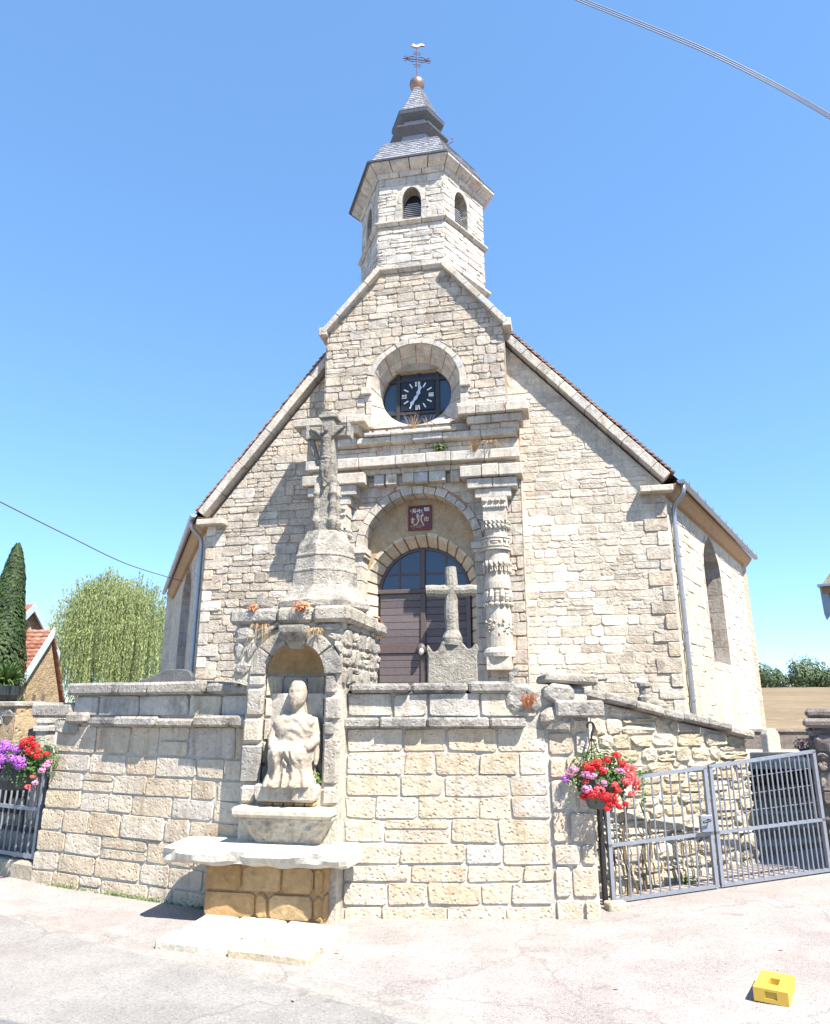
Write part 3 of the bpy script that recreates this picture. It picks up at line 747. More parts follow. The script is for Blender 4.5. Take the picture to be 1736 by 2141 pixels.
# --- carved columns
def column(sc, dc, R, parent_lbl):
    mb = MB(); c = FA.p(sc, 0, dc)
    zz = lambda y: FA.hit(1036, y, dc + R)[1]
    Y = {k: zz(v) for k, v in dict(top=1037, c1=1056, r0=1086, r1=1101, m0=1119, m1=1147, b0=1170, b1=1195, p0=1228, p1=1264, k0=1294, k1=1326, t0=1354, t1=1370).items()}
    R2 = R * .98
    prof = [(R * 1.2, Y['t1'] - .02), (R * 1.24, Y['t1'] + .08), (R * 1.15, Y['t0'] - .02), (R * 1.0, Y['t0'] + .02), (R * 1.03, Y['k1']), (R * .98, Y['k0']),
            (R * .96, Y['p1']), (R * .9, Y['p1'] + .02), (R * .9, Y['p0'] - .02), (R * 1.02, Y['p0']), (R * 1.02, Y['b1'] - .25), (R * .9, Y['b1']), (R * .95, Y['b0']), (R * .93, Y['m1'] - .02),
            (R * .9, Y['m0']), (R * .9, Y['r1']), (R * .85, Y['r0']), (R * .85, Y['top'])]
    mb.lathe(c, prof, 24); mb.lathe(c, [(R * 1.3, 2.62), (R * 1.3, Y['t1'] - .021)], 4, a0=pi / 4 - .2)
    col = mb.build("column", M['dressed'], church, smooth=False)
    col['label'] = parent_lbl
    # carved blocks
    def wrap(s, d): return FA.p(sc + s, 0, dc + d)
    mb = MB(); mb.box(FA, sc - R * .98, sc + R * .98, Y['c1'] - .02, Y['top'], dc - .2, dc + R * .95); mb.box(FA, sc - R * .9, sc + R * .9, Y['r0'], Y['c1'] - .02, dc - .2, dc + R * .9)
    for k in range(4):
        x = sc - R * .72 + R * 1.44 * k / 3; zc = (Y['c1'] + Y['top']) / 2 + .02
        P0 = FA.p(x, zc, dc + R * .95); mb.ball(P0, .075, 8, 5, .7)
    for k in range(9): mb.ball(FA.p(sc - R * .8 + R * 1.6 * k / 8, Y['c1'] - .02, dc + R * .95), .045, 6, 4)
    mb.build("carved_capital", M['dressed'], col)
    mb = MB()   # rope rings and braid
    for zc in ((Y['r0'] + Y['r1']) / 2 + .05, (Y['r0'] + Y['r1']) / 2 - .06):
        for k in range(15):
            a = -.25 * pi + k / 14 * 1.5 * pi
            mb.tube([FA.p(sc + R * 1.0 * cos(a - .09), zc - .05, dc + R * sin(a - .09)), FA.p(sc + R * 1.08 * cos(a), zc, dc + R * 1.08 * sin(a)), FA.p(sc + R * cos(a + .09), zc + .05, dc + R * sin(a + .09))], .04, 5)
    for row in range(2):
        zc = Y['b1'] + (Y['b0'] - Y['b1']) * (.3 + .42 * row)
        for k in range(13):
            a = -.2 * pi + k / 12 * 1.4 * pi
            if row: mb.tube([FA.p(sc + R * cos(a - .1), zc - .07, dc + R * sin(a - .1)), FA.p(sc + R * 1.06 * cos(a), zc, dc + R * 1.06 * sin(a)), FA.p(sc + R * cos(a + .1), zc + .07, dc + R * sin(a + .1))], .05, 5)
            else:
                for j in range(8):
                    b = j * pi / 4; b2 = b + pi / 4
                    f = lambda t: FA.p(sc + R * 1.04 * cos(a + .085 * cos(t)), zc + .075 * sin(t), dc + R * 1.04 * sin(a + .085 * cos(t)))
                    mb.tube([f(b), f(b2)], .024, 4)
    stuff(mb.build("rope_moulding", M['dressed'], col))
    mb = MB()   # meander drum
    z0, z1 = Y['m1'], Y['m0']; RR = R * 1.06
    mb.lathe(c, [(RR * .97, z0), (RR * .97, z1)], 24)
    def bar(u0, u1, v0, v1):
        a0, a1 = pi * (1 - u0), pi * (1 - u1); k = max(1, int(abs(a0 - a1) / .12)); H = z1 - z0
        for i in range(k):
            b0, b1 = a0 + (a1 - a0) * i / k, a0 + (a1 - a0) * (i + 1) / k
            q = [(b0, v0), (b1, v0), (b1, v1), (b0, v1)]
            mb.hexa([FA.p(sc + RR * .93 * cos(b), z0 + H * v, dc + RR * .93 * sin(b)) for b, v in q], [FA.p(sc + RR * 1.07 * cos(b), z0 + H * v, dc + RR * 1.07 * sin(b)) for b, v in q])
    for a in ((0, 1, 0, .12), (0, 1, .88, 1), (.33, .67, .24, .36), (.33, .67, .64, .76), (.33, .38, .36, .64), (.62, .67, .36, .64), (.45, .56, .45, .55), (.1, .3, .24, .36), (.1, .3, .64, .76), (.2, .25, .36, .64),
              (.7, .92, .24, .36), (.7, .92, .64, .76), (.76, .81, .36, .64)): bar(*a)
    mb.build("meander_drum", M['dressed'], col)
    mb = MB()   # flutes and scale carving of the lower drums
    rr = random.Random(7)
    for k in range(9):
        a = -.05 * pi + k / 8 * 1.1 * pi; P = lambda z, r_: FA.p(sc + R * r_ * cos(a), z, dc + R * r_ * sin(a))
        if k % 2: mb.tube([P(Y['p1'] + .12, .93), P((Y['p0'] + Y['p1']) / 2, 1.0), P(Y['p0'] - .03, .93)], [.05, .07, .05], 6)
        else:
            for j in range(3): mb.ball(P(Y['p1'] + .16 + j * (Y['p0'] - Y['p1'] - .2) / 3, .93), .065, 6, 4, 1.1)
        mb.ball(P(Y['p1'] + .03, 1.0), .075, 7, 4, .8)
    for k in range(40):
        a = rr.uniform(-.05, 1.05) * pi; z = rr.uniform(Y['k1'] + .04, Y['k0'] - .03)
        mb.tube([FA.p(sc + R * .98 * cos(a), z, dc + R * .98 * sin(a)), FA.p(sc + R * 1.05 * cos(a + .09), z + rr.uniform(-.06, .06), dc + R * 1.05 * sin(a + .09)), FA.p(sc + R * .98 * cos(a + .18), z, dc + R * .98 * sin(a + .18))], .03, 4)
    stuff(mb.build("carved_drum", M['dressed'], col))
column(2.36, .86, .335, "carved stone column right of the church door")
column(-2.0, .86, .335, "carved stone column left of the church door, half hidden by the crucifix")
# --- clock recess
def outer_pt(t):
    c_, s_ = cos(t), sin(t)
    if s_ >= 0: return (HC + HR * c_, HZ + HR * s_)
    k = min(HR / abs(c_) if abs(c_) > 1e-6 else 99, (HZ - HB) / abs(s_)); return (HC + k * c_, HZ + k * s_)
def splay(t, k, o=0.0):
    a = outer_pt(t); b = (OC + (ORX - .004) * cos(t), OZ + (ORZ - .004) * sin(t))
    s_, z_ = a[0] + (b[0] - a[0]) * k, a[1] + (b[1] - a[1]) * k
    return FA.p(s_ + o * cos(t), z_ + o * sin(t), .57 + (.012 - .57) * k)
NS = 16; rk = random.Random(21)
mb = MB(); mb.loft([[splay(2 * pi * i / 64, k, .02) for i in range(64)] for k in (0, 1)], caps=False); rec = mb.build("clock_recess", M['redmortar'], church)
for i in range(NS):
    t0, t1 = 2 * pi * i / NS + .012, 2 * pi * (i + 1) / NS - .012; ts = [t0 + (t1 - t0) * j / 4 for j in range(5)]
    mb = MB(); lo = []; 
    for k0, k1 in ((0.0, .52), (.54, 1.0)):
        A = [splay(t, k0) for t in ts]; B = [splay(t, k1) for t in ts]
        A2 = [splay(t, k0, .035) for t in ts]; B2 = [splay(t, k1, .035) for t in ts]
        mb.loft([A, B, B2, A2, A], close=False, caps=False, tone=rk.random())
    mb.build("splay_stone", M['dressed'], rec, center=True)
voussoirs(FA, HC, HZ, HR, HR + .17, 11, .30, .64, M['dressed'], rec, rng, 0, pi, gap=.008)
for sg in (-1, 1):
    x = HC + sg * HR
    a, b = sorted((x, x + sg * .3))
    mb = MB(); mb.box(FA, a, b, HZ - .22, HZ - .01, .3, .72, .5); mb.build("impost", M['dressed'], rec, center=True, bevel=.015)
    z = 9.555
    while z < HZ - .25:
        h = min(rng.uniform(.3, .45), HZ - .23 - z); w = rng.uniform(.16, .3); a, b = sorted((x, x + sg * w))
        mb = MB(); mb.box(FA, a, b, z, z + h - .012, .3, .62, rng.random()); mb.build("jamb_stone", M['dressed'], rec, center=True, bevel=.012); z += h
# glass, bars, dial
mb = MB(); mb.prism(FA, arc(OC, OZ, ORX + .04, ORZ + .04, 0, 2 * pi * 35 / 36, 35), -.2, -.16); win = mb.build("oculus_window", M['glass'], church)
cq = [FA.hit(x, y, -.08) for x, y in ((839, 859), (909, 855), (909, 795), (839, 800))]
K0, K1 = (cq[0][0] + cq[3][0]) / 2, (cq[1][0] + cq[2][0]) / 2; J0, J1 = (cq[0][1] + cq[1][1]) / 2, (cq[2][1] + cq[3][1]) / 2
mb = MB()
def ez(s): return ORZ * sqrt(max(0, 1 - ((s - OC) / ORX) ** 2))
def es(z): return ORX * sqrt(max(0, 1 - ((z - OZ) / ORZ) ** 2))
for s in (K0 - .09, K1 + .09): mb.box(FA, s - .055, s + .055, OZ - ez(s) - .02, OZ + ez(s) + .02, -.161, -.09)
for z in (J0 - .07, J1 + .06): mb.box(FA, OC - es(z) - .02, OC + es(z) + .02, z - .04, z + .04, -.161, -.095)
sm = (K0 + K1) / 2
mb.box(FA, sm - .035, sm + .035, J1 + .1, OZ + ez(sm) + .01, -.161, -.093); mb.box(FA, sm - .035, sm + .035, OZ - ez(sm) - .01, J0 - .11, -.161, -.093)
mb.build("window_bar", M['dark_frame'], win)
mb = MB(); mb.box(FA, K0, K1, J0, J1, -.13, -.08); clock = mb.build("clock", M['black_board'], church)
CS, CZ = (K0 + K1) / 2 + .0, (J0 + J1) / 2; QW = (K1 - K0) / 2
def bar2(mb, c, ang, l, w, d0=-.08, d1=-.062):
    ux, uz = sin(ang), cos(ang); px_, pz_ = uz, -ux
    mb.prism(FA, [(c[0] - ux * l / 2 - px_ * w / 2, c[1] - uz * l / 2 - pz_ * w / 2), (c[0] + ux * l / 2 - px_ * w / 2, c[1] + uz * l / 2 - pz_ * w / 2), (c[0] + ux * l / 2 + px_ * w / 2, c[1] + uz * l / 2 + pz_ * w / 2), (c[0] - ux * l / 2 + px_ * w / 2, c[1] - uz * l / 2 + pz_ * w / 2)], d0, d1)
RN = QW * .80
for h in range(12):
    a = h * pi / 6; c_ = (CS + RN * sin(a), CZ + RN * .93 * cos(a)); mb = MB()
    nm = "hour_bar"
    if h in (0, 3, 6, 9):
        nm = "numeral"; up = a
        tx, tz = cos(a), -sin(a)        # along the rim, clockwise
        off = lambda k: (c_[0] + tx * k, c_[1] + tz * k)
        u = .15
        if h == 0:      # XII
            bar2(mb, off(-.055), .28, u, .022); bar2(mb, off(-.055), -.28, u, .022); bar2(mb, off(.02), 0, u, .022); bar2(mb, off(.06), 0, u, .022)
        elif h == 3:    # III
            for k in (-.045, 0, .045): bar2(mb, off(k), pi / 2, u, .024)
        elif h == 6:    # VI, foot towards the centre
            bar2(mb, off(.05), 0, u, .026); bar2(mb, off(-.005), .16, u, .026); bar2(mb, off(-.05), -.16, u, .026)
        else:           # IX
            bar2(mb, off(-.045), pi / 2, u, .022); bar2(mb, off(.03), pi / 2 + .36, u, .022); bar2(mb, off(.03), pi / 2 - .36, u, .022)
    else: bar2(mb, c_, a, .155, .034)
    mb.build(nm, M['white_paint'], clock)
for ang, l, w, tn in ((radians(17), .34, .05, 'hour_hand'), (radians(214), .40, .045, 'minute_hand')):
    mb = MB(); ux, uz = sin(ang), cos(ang); qx, qz = uz, -ux
    prof = [(0, .6), (.25, 1.25), (.45, .7), (.62, .8), (.78, 1.4), (.82, .6), (1, 0)]
    poly = [(CS + ux * l * t - qx * w * k, CZ + uz * l * t - qz * w * k) for t, k in prof] + [(CS + ux * l * t + qx * w * k, CZ + uz * l * t + qz * w * k) for t, k in prof[:-1][::-1]]
    mb.prism(FA, poly, -.055, -.035); mb.build(tn, M['brass'], clock)
mb = MB(); mb.ball(FA.p(CS, CZ, -.04), .035, 8, 5); mb.build("hub", M['brass'], clock)

# --- shoulders and rakes
def rake(fr, a, b, n, th, d0, d1, mat, parent, name, rng, bevel=.014, gap=.005, jit=.008):
    A = Vector(a); B = Vector(b); L_ = (B - A).length; u = (B - A) / L_; nrm = Vector((-u.y, u.x))
    if nrm.y < 0: nrm = -nrm
    cuts = [0] + [L_ * (i + rng.uniform(-.2, .2)) / n for i in range(1, n)] + [L_]
    for c0, c1 in zip(cuts, cuts[1:]):
        j = rng.uniform(-jit, jit)
        q = [A + u * (c0 + gap / 2) + nrm * j, A + u * (c1 - gap / 2) + nrm * j]
        mb = MB(); mb.prism(fr, [tuple(q[0] - nrm * th), tuple(q[1] - nrm * th), tuple(q[1]), tuple(q[0])], d0, d1 + rng.uniform(-.01, .01), rng.random())
        mb.build(name, mat, parent, center=True, bevel=bevel)
rake(FA, (-6.62, 7.42), (-2.68, 12.33), 6, .24, -.3, .30, M['dressed'], wingL, "coping_slab", rng)
rake(FA, (2.78, 12.44), (6.98, 7.72), 13, .24, -.3, .28, M['dressed'], wingR, "coping_slab", rng)
rake(FA, (-2.78, 12.78), (-1.02, 14.78), 4, .17, .2, .80, M['dressed'], block, "coping_slab", rng)
rake(FA, (1.08, 14.70), (2.90, 12.50), 5, .17, .2, .80, M['dressed'], block, "coping_slab", rng)
for s0, s1, z in ((-2.84, -2.58, 12.62), (2.72, 2.97, 12.30)):
    mb = MB(); mb.box(FA, s0, s1, z, z + .26, .05, .79, .7); mb.build("kneeler", M['dressed'], block, center=True, bevel=.02)
for s0, s1, z in ((-6.62, -5.75, 6.98), (6.15, 7.0, 7.22)):
    mb = MB(); mb.box(FA, s0, s1, z, z + .17, -.2, .34, .7); mb.build("kneeler", M['dressed'], wingL if s0 < 0 else wingR, center=True, bevel=.02)
def tiles_on_rake(a, b, n, parent, rng):
    A = Vector(a); B = Vector(b); u = (B - A).normalized(); L_ = (B - A).length; nrm = Vector((-u.y, u.x))
    if nrm.y < 0: nrm = -nrm
    for i in range(n):
        c0, c1 = L_ * i / n, L_ * (i + 1.12) / n; lift = .06
        lo, hi = (c0, c1) if u.y < 0 else (c1, c0)
        p = lambda c, k: tuple(A + u * c + nrm * (k + rng.uniform(-.004, .004)))
        up, dn = (c0, c1) if u.y < 0 else (c1, c0)      # lower edge rides on top of the tile below
        mb = MB(); mb.prism(FA, [p(up, .004), p(dn, lift), p(dn, lift + .045), p(up, .05)][::1], -.75, .27 + rng.uniform(-.025, .02), rng.random())
        mb.build("roof_tile", M['oldtile'], parent, center=True)
# --- roof
LRw, RRw = Vector((-12.25, 35.5, 0)), Vector((13.2, 27.8, 0))
AP = FA.p(0, 15.55, -.02); APr = FA.p(.3, 15.55, -15)
def roof_side(a, rear, nm):
    mb = MB(); f0 = FA.p(*a, -.02); NU, NV = 10, 6; g = []
    rz = Vector((rear.x, rear.y, 7.62))
    for j in range(NV + 1):
        for i in range(NU + 1):
            u, v = i / NU, j / NV
            g.append((f0.lerp(AP, v)).lerp(rz.lerp(APr, v), u))
    vs = g + [q - Vector((0, 0, .12)) for q in g]; n_ = len(g); fs = []
    for j in range(NV):
        for i in range(NU):
            k = j * (NU + 1) + i; f = (k, k + 1, k + NU + 2, k + NU + 1)
            fs.append(f); fs.append(tuple(x + n_ for x in f[::-1]))
    mb.add(vs, fs, .4); return mb.build("roof", M['oldtile'], church)
roofL = roof_side((-6.9, 7.38), LRw + Vector((-.38, .0, 0)), 'l'); roofR = roof_side((7.2, 7.62), RRw + Vector((.42, .2, 0)), 'r')
tiles_on_rake((2.8, 12.44), (7.02, 7.71), 44, roofR, rng)
tiles_on_rake((-6.66, 7.40), (-2.7, 12.33), 38, roofL, rng)
# --- long side walls
def side_wall(front, rear, flip, zt, mat):
    f, r = front, rear
    fr = Fr((f.x, f.y), (r.x - f.x, r.y - f.y)) if not flip else Fr((r.x, r.y), (f.x - r.x, f.y - r.y))
    return fr, (Vector((f.x, f.y)) - Vector((r.x, r.y))).length
fw = FA.p(6.83, 0, -.02); RW, RL = side_wall(fw, RRw, False, 7.4, None)
fl = FA.p(-6.40, 0, -.02); LW, LL = side_wall(fl, LRw, True, 7.2, None)
def lancet(fr, s0, s1, zb, zs, za):
    m = (s0 + s1) / 2
    r = [(s1, zb), (s1, zs)]
    for k in range(1, 7): t = k / 6; r.append((s1 + (m - s1) * t ** 1.6, zs + (za - zs) * t ** .75))
    l = [(s0 + s1 - s, z) for s, z in r[:-1]][::-1]
    return r + l
w_b0 = RW.hit(1494, 1380); w_b1 = RW.hit(1531, 1393); w_a = RW.hit(1481, 1120); w_s = RW.hit(1503, 1205); w_l = RW.hit(1469, 1170)
R0_, R1_ = (w_b0[0] + w_l[0]) / 2, (w_b1[0] + w_s[0]) / 2
rl_ = lancet(RW, R0_, R1_, (w_b0[1] + w_b1[1]) / 2, w_s[1], max(w_a[1], w_s[1] + .8))
mb = MB(); mb.holed(RW, [(0, -1.2), (RL, -1.2), (RL, 7.5), (0, 7.5)], [rl_], -.8, 0); wallR = mb.build("side_wall", M['limewash'], church)
l_a = LW.hit(391, 1191); l_0 = LW.hit(368, 1400); l_1 = LW.hit(386, 1400)
ll_ = lancet(LW, l_0[0], l_1[0], min(l_0[1], l_1[1]) - .8, l_a[1] - 1.3, l_a[1])
mb = MB(); mb.holed(LW, [(0, -1.2), (LL, -1.2), (LL, 7.3), (0, 7.3)], [ll_], -.8, 0); wallL = mb.build("side_wall", M['limewash'], church)
def lancet_fit(fr, poly, wall, seed):
    s0, s1 = min(p[0] for p in poly), max(p[0] for p in poly); z0, z1 = min(p[1] for p in poly), max(p[1] for p in poly)
    mb = MB(); mb.prism(fr, poly, -.62, -.56); g = mb.build("lancet_window", M['glass'], wall)
    n_ = len(poly); rr = random.Random(seed)
    cx = (s0 + s1) / 2
    mb = MB()
    for i in range(n_):                     # stone surround, block by block
        a, b = poly[i], poly[(i + 1) % n_]
        l = hypot(b[0] - a[0], b[1] - a[1]); k = max(1, int(l / .5))
        for j in range(k):
            p = (a[0] + (b[0] - a[0]) * (j + .02) / k, a[1] + (b[1] - a[1]) * (j + .02) / k); q = (a[0] + (b[0] - a[0]) * (j + .98) / k, a[1] + (b[1] - a[1]) * (j + .98) / k)
            o = (b[1] - a[1], -(b[0] - a[0])); ol = hypot(*o) + 1e-6; o = (o[0] / ol, o[1] / ol); w = .004; w2 = rr.uniform(.14, .24)
            mb.prism(fr, [(p[0] - o[0] * w, p[1] - o[1] * w), (p[0] + o[0] * w2, p[1] + o[1] * w2), (q[0] + o[0] * w2, q[1] + o[1] * w2), (q[0] - o[0] * w, q[1] - o[1] * w)], -.55, .012, rr.random())
    mb.build("window_surround", M['dressed'], wall)
    mb = MB(); k = 9
    for i in range(1, k): z = z0 + (z1 - z0) * .84 * i / k; mb.tube([fr.p(s0 - .1, z, -.4), fr.p(s1 + .1, z, -.4)], .012, 4)
    for x in (.33, .66): mb.tube([fr.p(s0 + (s1 - s0) * x, z0 - .1, -.42), fr.p(s0 + (s1 - s0) * x, z1 - .6, -.42)], .012, 4)
    mb.build("window_grille", M['rust'], g)
lancet_fit(RW, rl_, wallR, 1); lancet_fit(LW, ll_, wallL, 2)
# sparse rubble that shows through the render
for fr, L_, wall, zt in ((RW, RL, wallR, 7.1), (LW, LL, wallL, 6.9)):
    wi = rl_ if fr is RW else ll_
    s0, s1 = min(p[0] for p in wi) - .25, max(p[0] for p in wi) + .25
    pool.lay(fr, masonry([(.2, 1.5), (L_ - .2, 1.5), (L_ - .2, zt), (.2, zt)], [rect(s0, s1, 0, max(p[1] for p in wi) + .2)], (.2, .34), (.3, .8), rng, .03, skip=.55, tone=lambda s, z, t: .6 + .4 * t), 0, .018, M['limewash'], wall, rng, rough=.8)
mb = MB(); back = [LRw, RRw]
frb = Fr((RRw.x, RRw.y), (LRw.x - RRw.x, LRw.y - RRw.y)); LB = (LRw - RRw).length
mb.prism(frb, [(0, -1.2), (LB, -1.2), (LB, 7.4), (LB / 2, 15.3), (0, 7.4)], -.5, 0); mb.build("rear_wall", M['limewash'], church)
# eaves, gutters, downpipes
def eaves(fr, L_, zt, sgn, parent, pipe_s, seed):
    mb = MB()
    prof = [(0, zt - .28), (.12, zt - .26), (.30, zt - .04), (.34, zt + .05), (0, zt + .05)]
    mb.loft([[fr.p(s, z, d) for d, z in prof] for s in (-.05 if sgn > 0 else 0, L_ + (.05 if sgn < 0 else 0))]); ev = mb.build("eaves_cornice", M['wood_eave'], parent)
    mb = MB(); r = .10; dz = zt + .10; dd = .46
    ss = (-.12, L_ + .1) if sgn > 0 else (-.1, L_ + .12)
    outr = [(dd + r * cos(pi + pi * i / 8), dz + r * sin(pi + pi * i / 8)) for i in range(9)]
    inn = [(dd + (r - .012) * cos(pi + pi * i / 8), dz + (r - .012) * sin(pi + pi * i / 8)) for i in range(9)]
    ring = outr + inn[::-1]
    mb.loft([[fr.p(s, z, d) for d, z in ring] for s in ss])
    es_ = ss[0] if sgn > 0 else ss[1]
    mb.prism(Fr((fr.p(es_, 0, 0).x, fr.p(es_, 0, 0).y), (fr.n.x, fr.n.y)), outr, -.004, .004)
    gt = mb.build("gutter", M['zinc'], parent)
    mb = MB(); n_ = 12
    for i in range(n_):
        s = ss[0] + (ss[1] - ss[0]) * (i + .5) / n_
        mb.tube([fr.p(s, dz - .05, dd + r + .012), fr.p(s, dz + .06, dd + r + .02)], .012, 4)
    mb.build("gutter_bracket", M['zinc'], gt)
    mb = MB(); p = pipe_s; sd = .22 * (1 if sgn > 0 else -1)
    path = [fr.p(p, dz - .07, dd), fr.p(p, dz - .22, dd), fr.p(p + sd * .1, dz - .34, dd - .04), fr.p(p + sd * .7, dz - .52, .18), fr.p(p + sd, dz - .66, .11), fr.p(p + sd, dz - .9, .10)]
    path += [fr.p(p + sd, z, .10) for z in (6.0, 4.9, 3, 1.5, .3)]
    mb.tube(path, .062, 10); dp = mb.build("downpipe", M['zinc'], parent, smooth=True)
    for z in (5.6, 3.6, 1.9):
        mb = MB(); mb.tube([fr.p(p + sd, z - .03, .10), fr.p(p + sd, z + .03, .10)], .074, 10); mb.build("pipe_collar", M['zinc'], dp)
eaves(RW, RL, 7.42, 1, wallR, .10, 1); eaves(LW, LL, 7.22, -1, wallL, LL - .35, 2)

# --- hexagonal tower
TS = 2.10; TA = TS * sqrt(3) / 2; TD = .52 - TA; TC = -.03
def hexpts(side, z, cs=TC, cd=TD):
    ap = side * sqrt(3) / 2
    return [FA.p(cs + a * side, z, cd + b * ap) for a, b in ((-.5, 1), (.5, 1), (1, 0), (.5, -1), (-.5, -1), (-1, 0))]
Ht = hexpts(TS, 0)
facets = []
for i in range(6):
    a, b = Ht[i], Ht[(i + 1) % 6]; facets.append(Fr((a.x, a.y), (b.x - a.x, b.y - a.y)))
TB, TT = 11.5, 18.5
mb = MB(); mb.loft([[q for q in hexpts(TS - .48, z)] for z in (TB, TT + .5)]); tower = mb.build("bell_tower", M['facade_mortar'], church)
ZS = 16.44
def tower_facet(k, win):
    fr = facets[k]; zb = 12.0 if k in (1, 5) else TB
    if k == 0: zb = 14.70
    if win:
        s0, s1, z0, zs, za = win
        m = (s0 + s1) / 2; pts = [(s1, z0), (s1, zs)]
        for j in range(1, 7): t = j / 6; pts.append((s1 + (m - s1) * sin(t * pi / 2) ** 1.15 if False else s1 - (s1 - m) * (1 - cos(t * pi / 2)), zs + (za - zs) * sin(t * pi / 2)))
        hole = pts + [(s0 + s1 - s, z) for s, z in pts[:-1]][::-1]
        holes = [hole]
    else: holes = []
    mb = MB(); mb.holed(fr, [(0, zb), (TS, zb), (TS, TT), (0, TT)], holes, -.40, 0); w = mb.build("tower_wall", M['pale_mortar'], tower)
    hs = [rect(s0 - .14, s1 + .14, z0 - .02, za + .14)] if win else []
    z1 = ZS - .13
    if k in (0, 1, 5):
        pool.lay(fr, masonry([(.0, zb + .05), (TS, zb + .05), (TS, z1), (0, z1)], [], (.2, .33), (.35, .8), rng, .018), 0, .03, M['tower'], tower, rng, rough=.5)
        pool.lay(fr, masonry([(.0, ZS + .08), (TS, ZS + .08), (TS, TT - .2), (0, TT - .2)], hs, (.2, .33), (.3, .7), rng, .018), 0, .03, M['tower'], tower, rng, rough=.5)
    if win:
        rr = random.Random(k)
        for sx, sg in ((s0, -1), (s1, 1)):
            z = z0
            while z < zs - .02:
                h = min(rr.uniform(.25, .4), zs - z); w_ = rr.uniform(.12, .26); a, b = sorted((sx, sx + sg * w_))
                mb = MB(); mb.box(fr, a, b, z + .004, z + h - .006, -.3, .036, rr.random()); mb.build("jamb_stone", M['tower'], tower, center=True, bevel=.008); z += h
        m = (s0 + s1) / 2
        P = [q for q in hole if q[1] >= zs - 1e-6]; P.sort(key=lambda q: q[0])
        for j0 in range(0, len(P) - 1, 3):
            seg = P[j0:j0 + 4]
            if len(seg) < 2: break
            out = [(m + (q[0] - m) * 1.38, zs + (q[1] - zs) * 1.25 + .02) for q in seg]
            mb = MB(); mb.prism(fr, seg + out[::-1], -.3, .038, rr.random()); mb.build("voussoir", M['tower'], tower, center=True, bevel=.006)
        n_ = 11
        mb = MB(); mb.box(fr, s0 - .02, s1 + .02, z0 - .02, za + .02, -.39, -.37); mb.build("louvre_back", M['black_board'], tower)
        lt = za - .42
        for j in range(n_):
            z = z0 + .02 + (lt - z0) * j / n_; h = (lt - z0) / n_
            half_w = (s1 - s0) / 2 if z < zs - .3 else (s1 - s0) / 2 * sqrt(max(.05, 1 - ((z - zs + .3) / (lt - zs + .34)) ** 2))
            mb = MB(); mb.hexa([fr.p(m - half_w, z, -.2), fr.p(m + half_w, z, -.2), fr.p(m + half_w, z + h * 1.1, -.33), fr.p(m - half_w, z + h * 1.1, -.33)], [fr.p(m - half_w, z + .018, -.195), fr.p(m + half_w, z + .018, -.195), fr.p(m + half_w, z + h * 1.1 + .018, -.325), fr.p(m - half_w, z + h * 1.1 + .018, -.325)])
            mb.build("louvre_slat", M['louvre'], tower, center=True)
def win_from(fr, l, r, yb, yt, ys):
    a = fr.hit(l, yb); b = fr.hit(r, yb); t = fr.hit((l + r) / 2, yt); s_ = fr.hit(r, ys)
    return (a[0], b[0], ZS + .09, s_[1], t[1])
f0, f1 = facets[0], facets[1]
tower_facet(0, win_from(f0, 840, 881, 464, 392, 420))
tower_facet(1, (.52, 1.20, ZS + .09, 17.35, 17.85))
tower_facet(5, (.7, 1.38, ZS + .09, 17.35, 17.85))
for k in (2, 3, 4): tower_facet(k, None)
# string courses and cornice as mitred rings
def hexring(levels, name, mat, parent, cs=TC):
    mb = MB(); R = [hexpts(s, z, cs) for s, z in levels]
    mb.loft(R, caps=False); return mb.build(name, mat, parent)
def ring_blocks(levels, n, name, mat, parent, cs=TC, gap=.006):
    """a moulding cut into blocks on the facets in view"""
    R = [hexpts(s, z, cs) for s, z in levels]
    for k in (5, 0, 1):
        for j in range(n):
            t0, t1 = j / n + gap, (j + 1) / n - gap
            rings = [[q[k].lerp(q[(k + 1) % 6], t) for q in R] for t in (t0, t1)]
            mb = MB(); mb.loft(rings, tone=rng.random()); mb.build(name, mat, parent, center=True)
    for k in (2, 3, 4):
        rings = [[q[k].lerp(q[(k + 1) % 6], t) for q in R] for t in (0, 1)]
        mb = MB(); mb.loft(rings); mb.build(name, mat, parent, center=True)
ring_blocks([(TS - .1, ZS - .12), (TS + .06, ZS - .11), (TS + .15, ZS - .02), (TS + .15, ZS + .03), (TS + .02, ZS + .085), (TS - .1, ZS + .085)], 3, "string_course", M['dressed'], tower)
ring_blocks([(TS - .1, 14.58), (TS + .1, 14.60), (TS + .20, 14.70), (TS + .20, 14.76), (TS + .02, 14.86), (TS - .1, 14.86)], 3, "string_course", M['dressed'], tower)
ring_blocks([(TS - .1, 18.14), (TS + .07, 18.14), (TS + .12, 18.22), (TS + .13, 18.30), (TS - .1, 18.30)], 3, "cornice_block", M['dressed'], tower)
ring_blocks([(TS - .1, 18.305), (TS + .14, 18.305), (TS + .26, 18.38), (TS + .40, 18.50), (TS + .41, 18.56), (TS - .1, 18.56)], 4, "cornice_block", M['dressed'], tower)
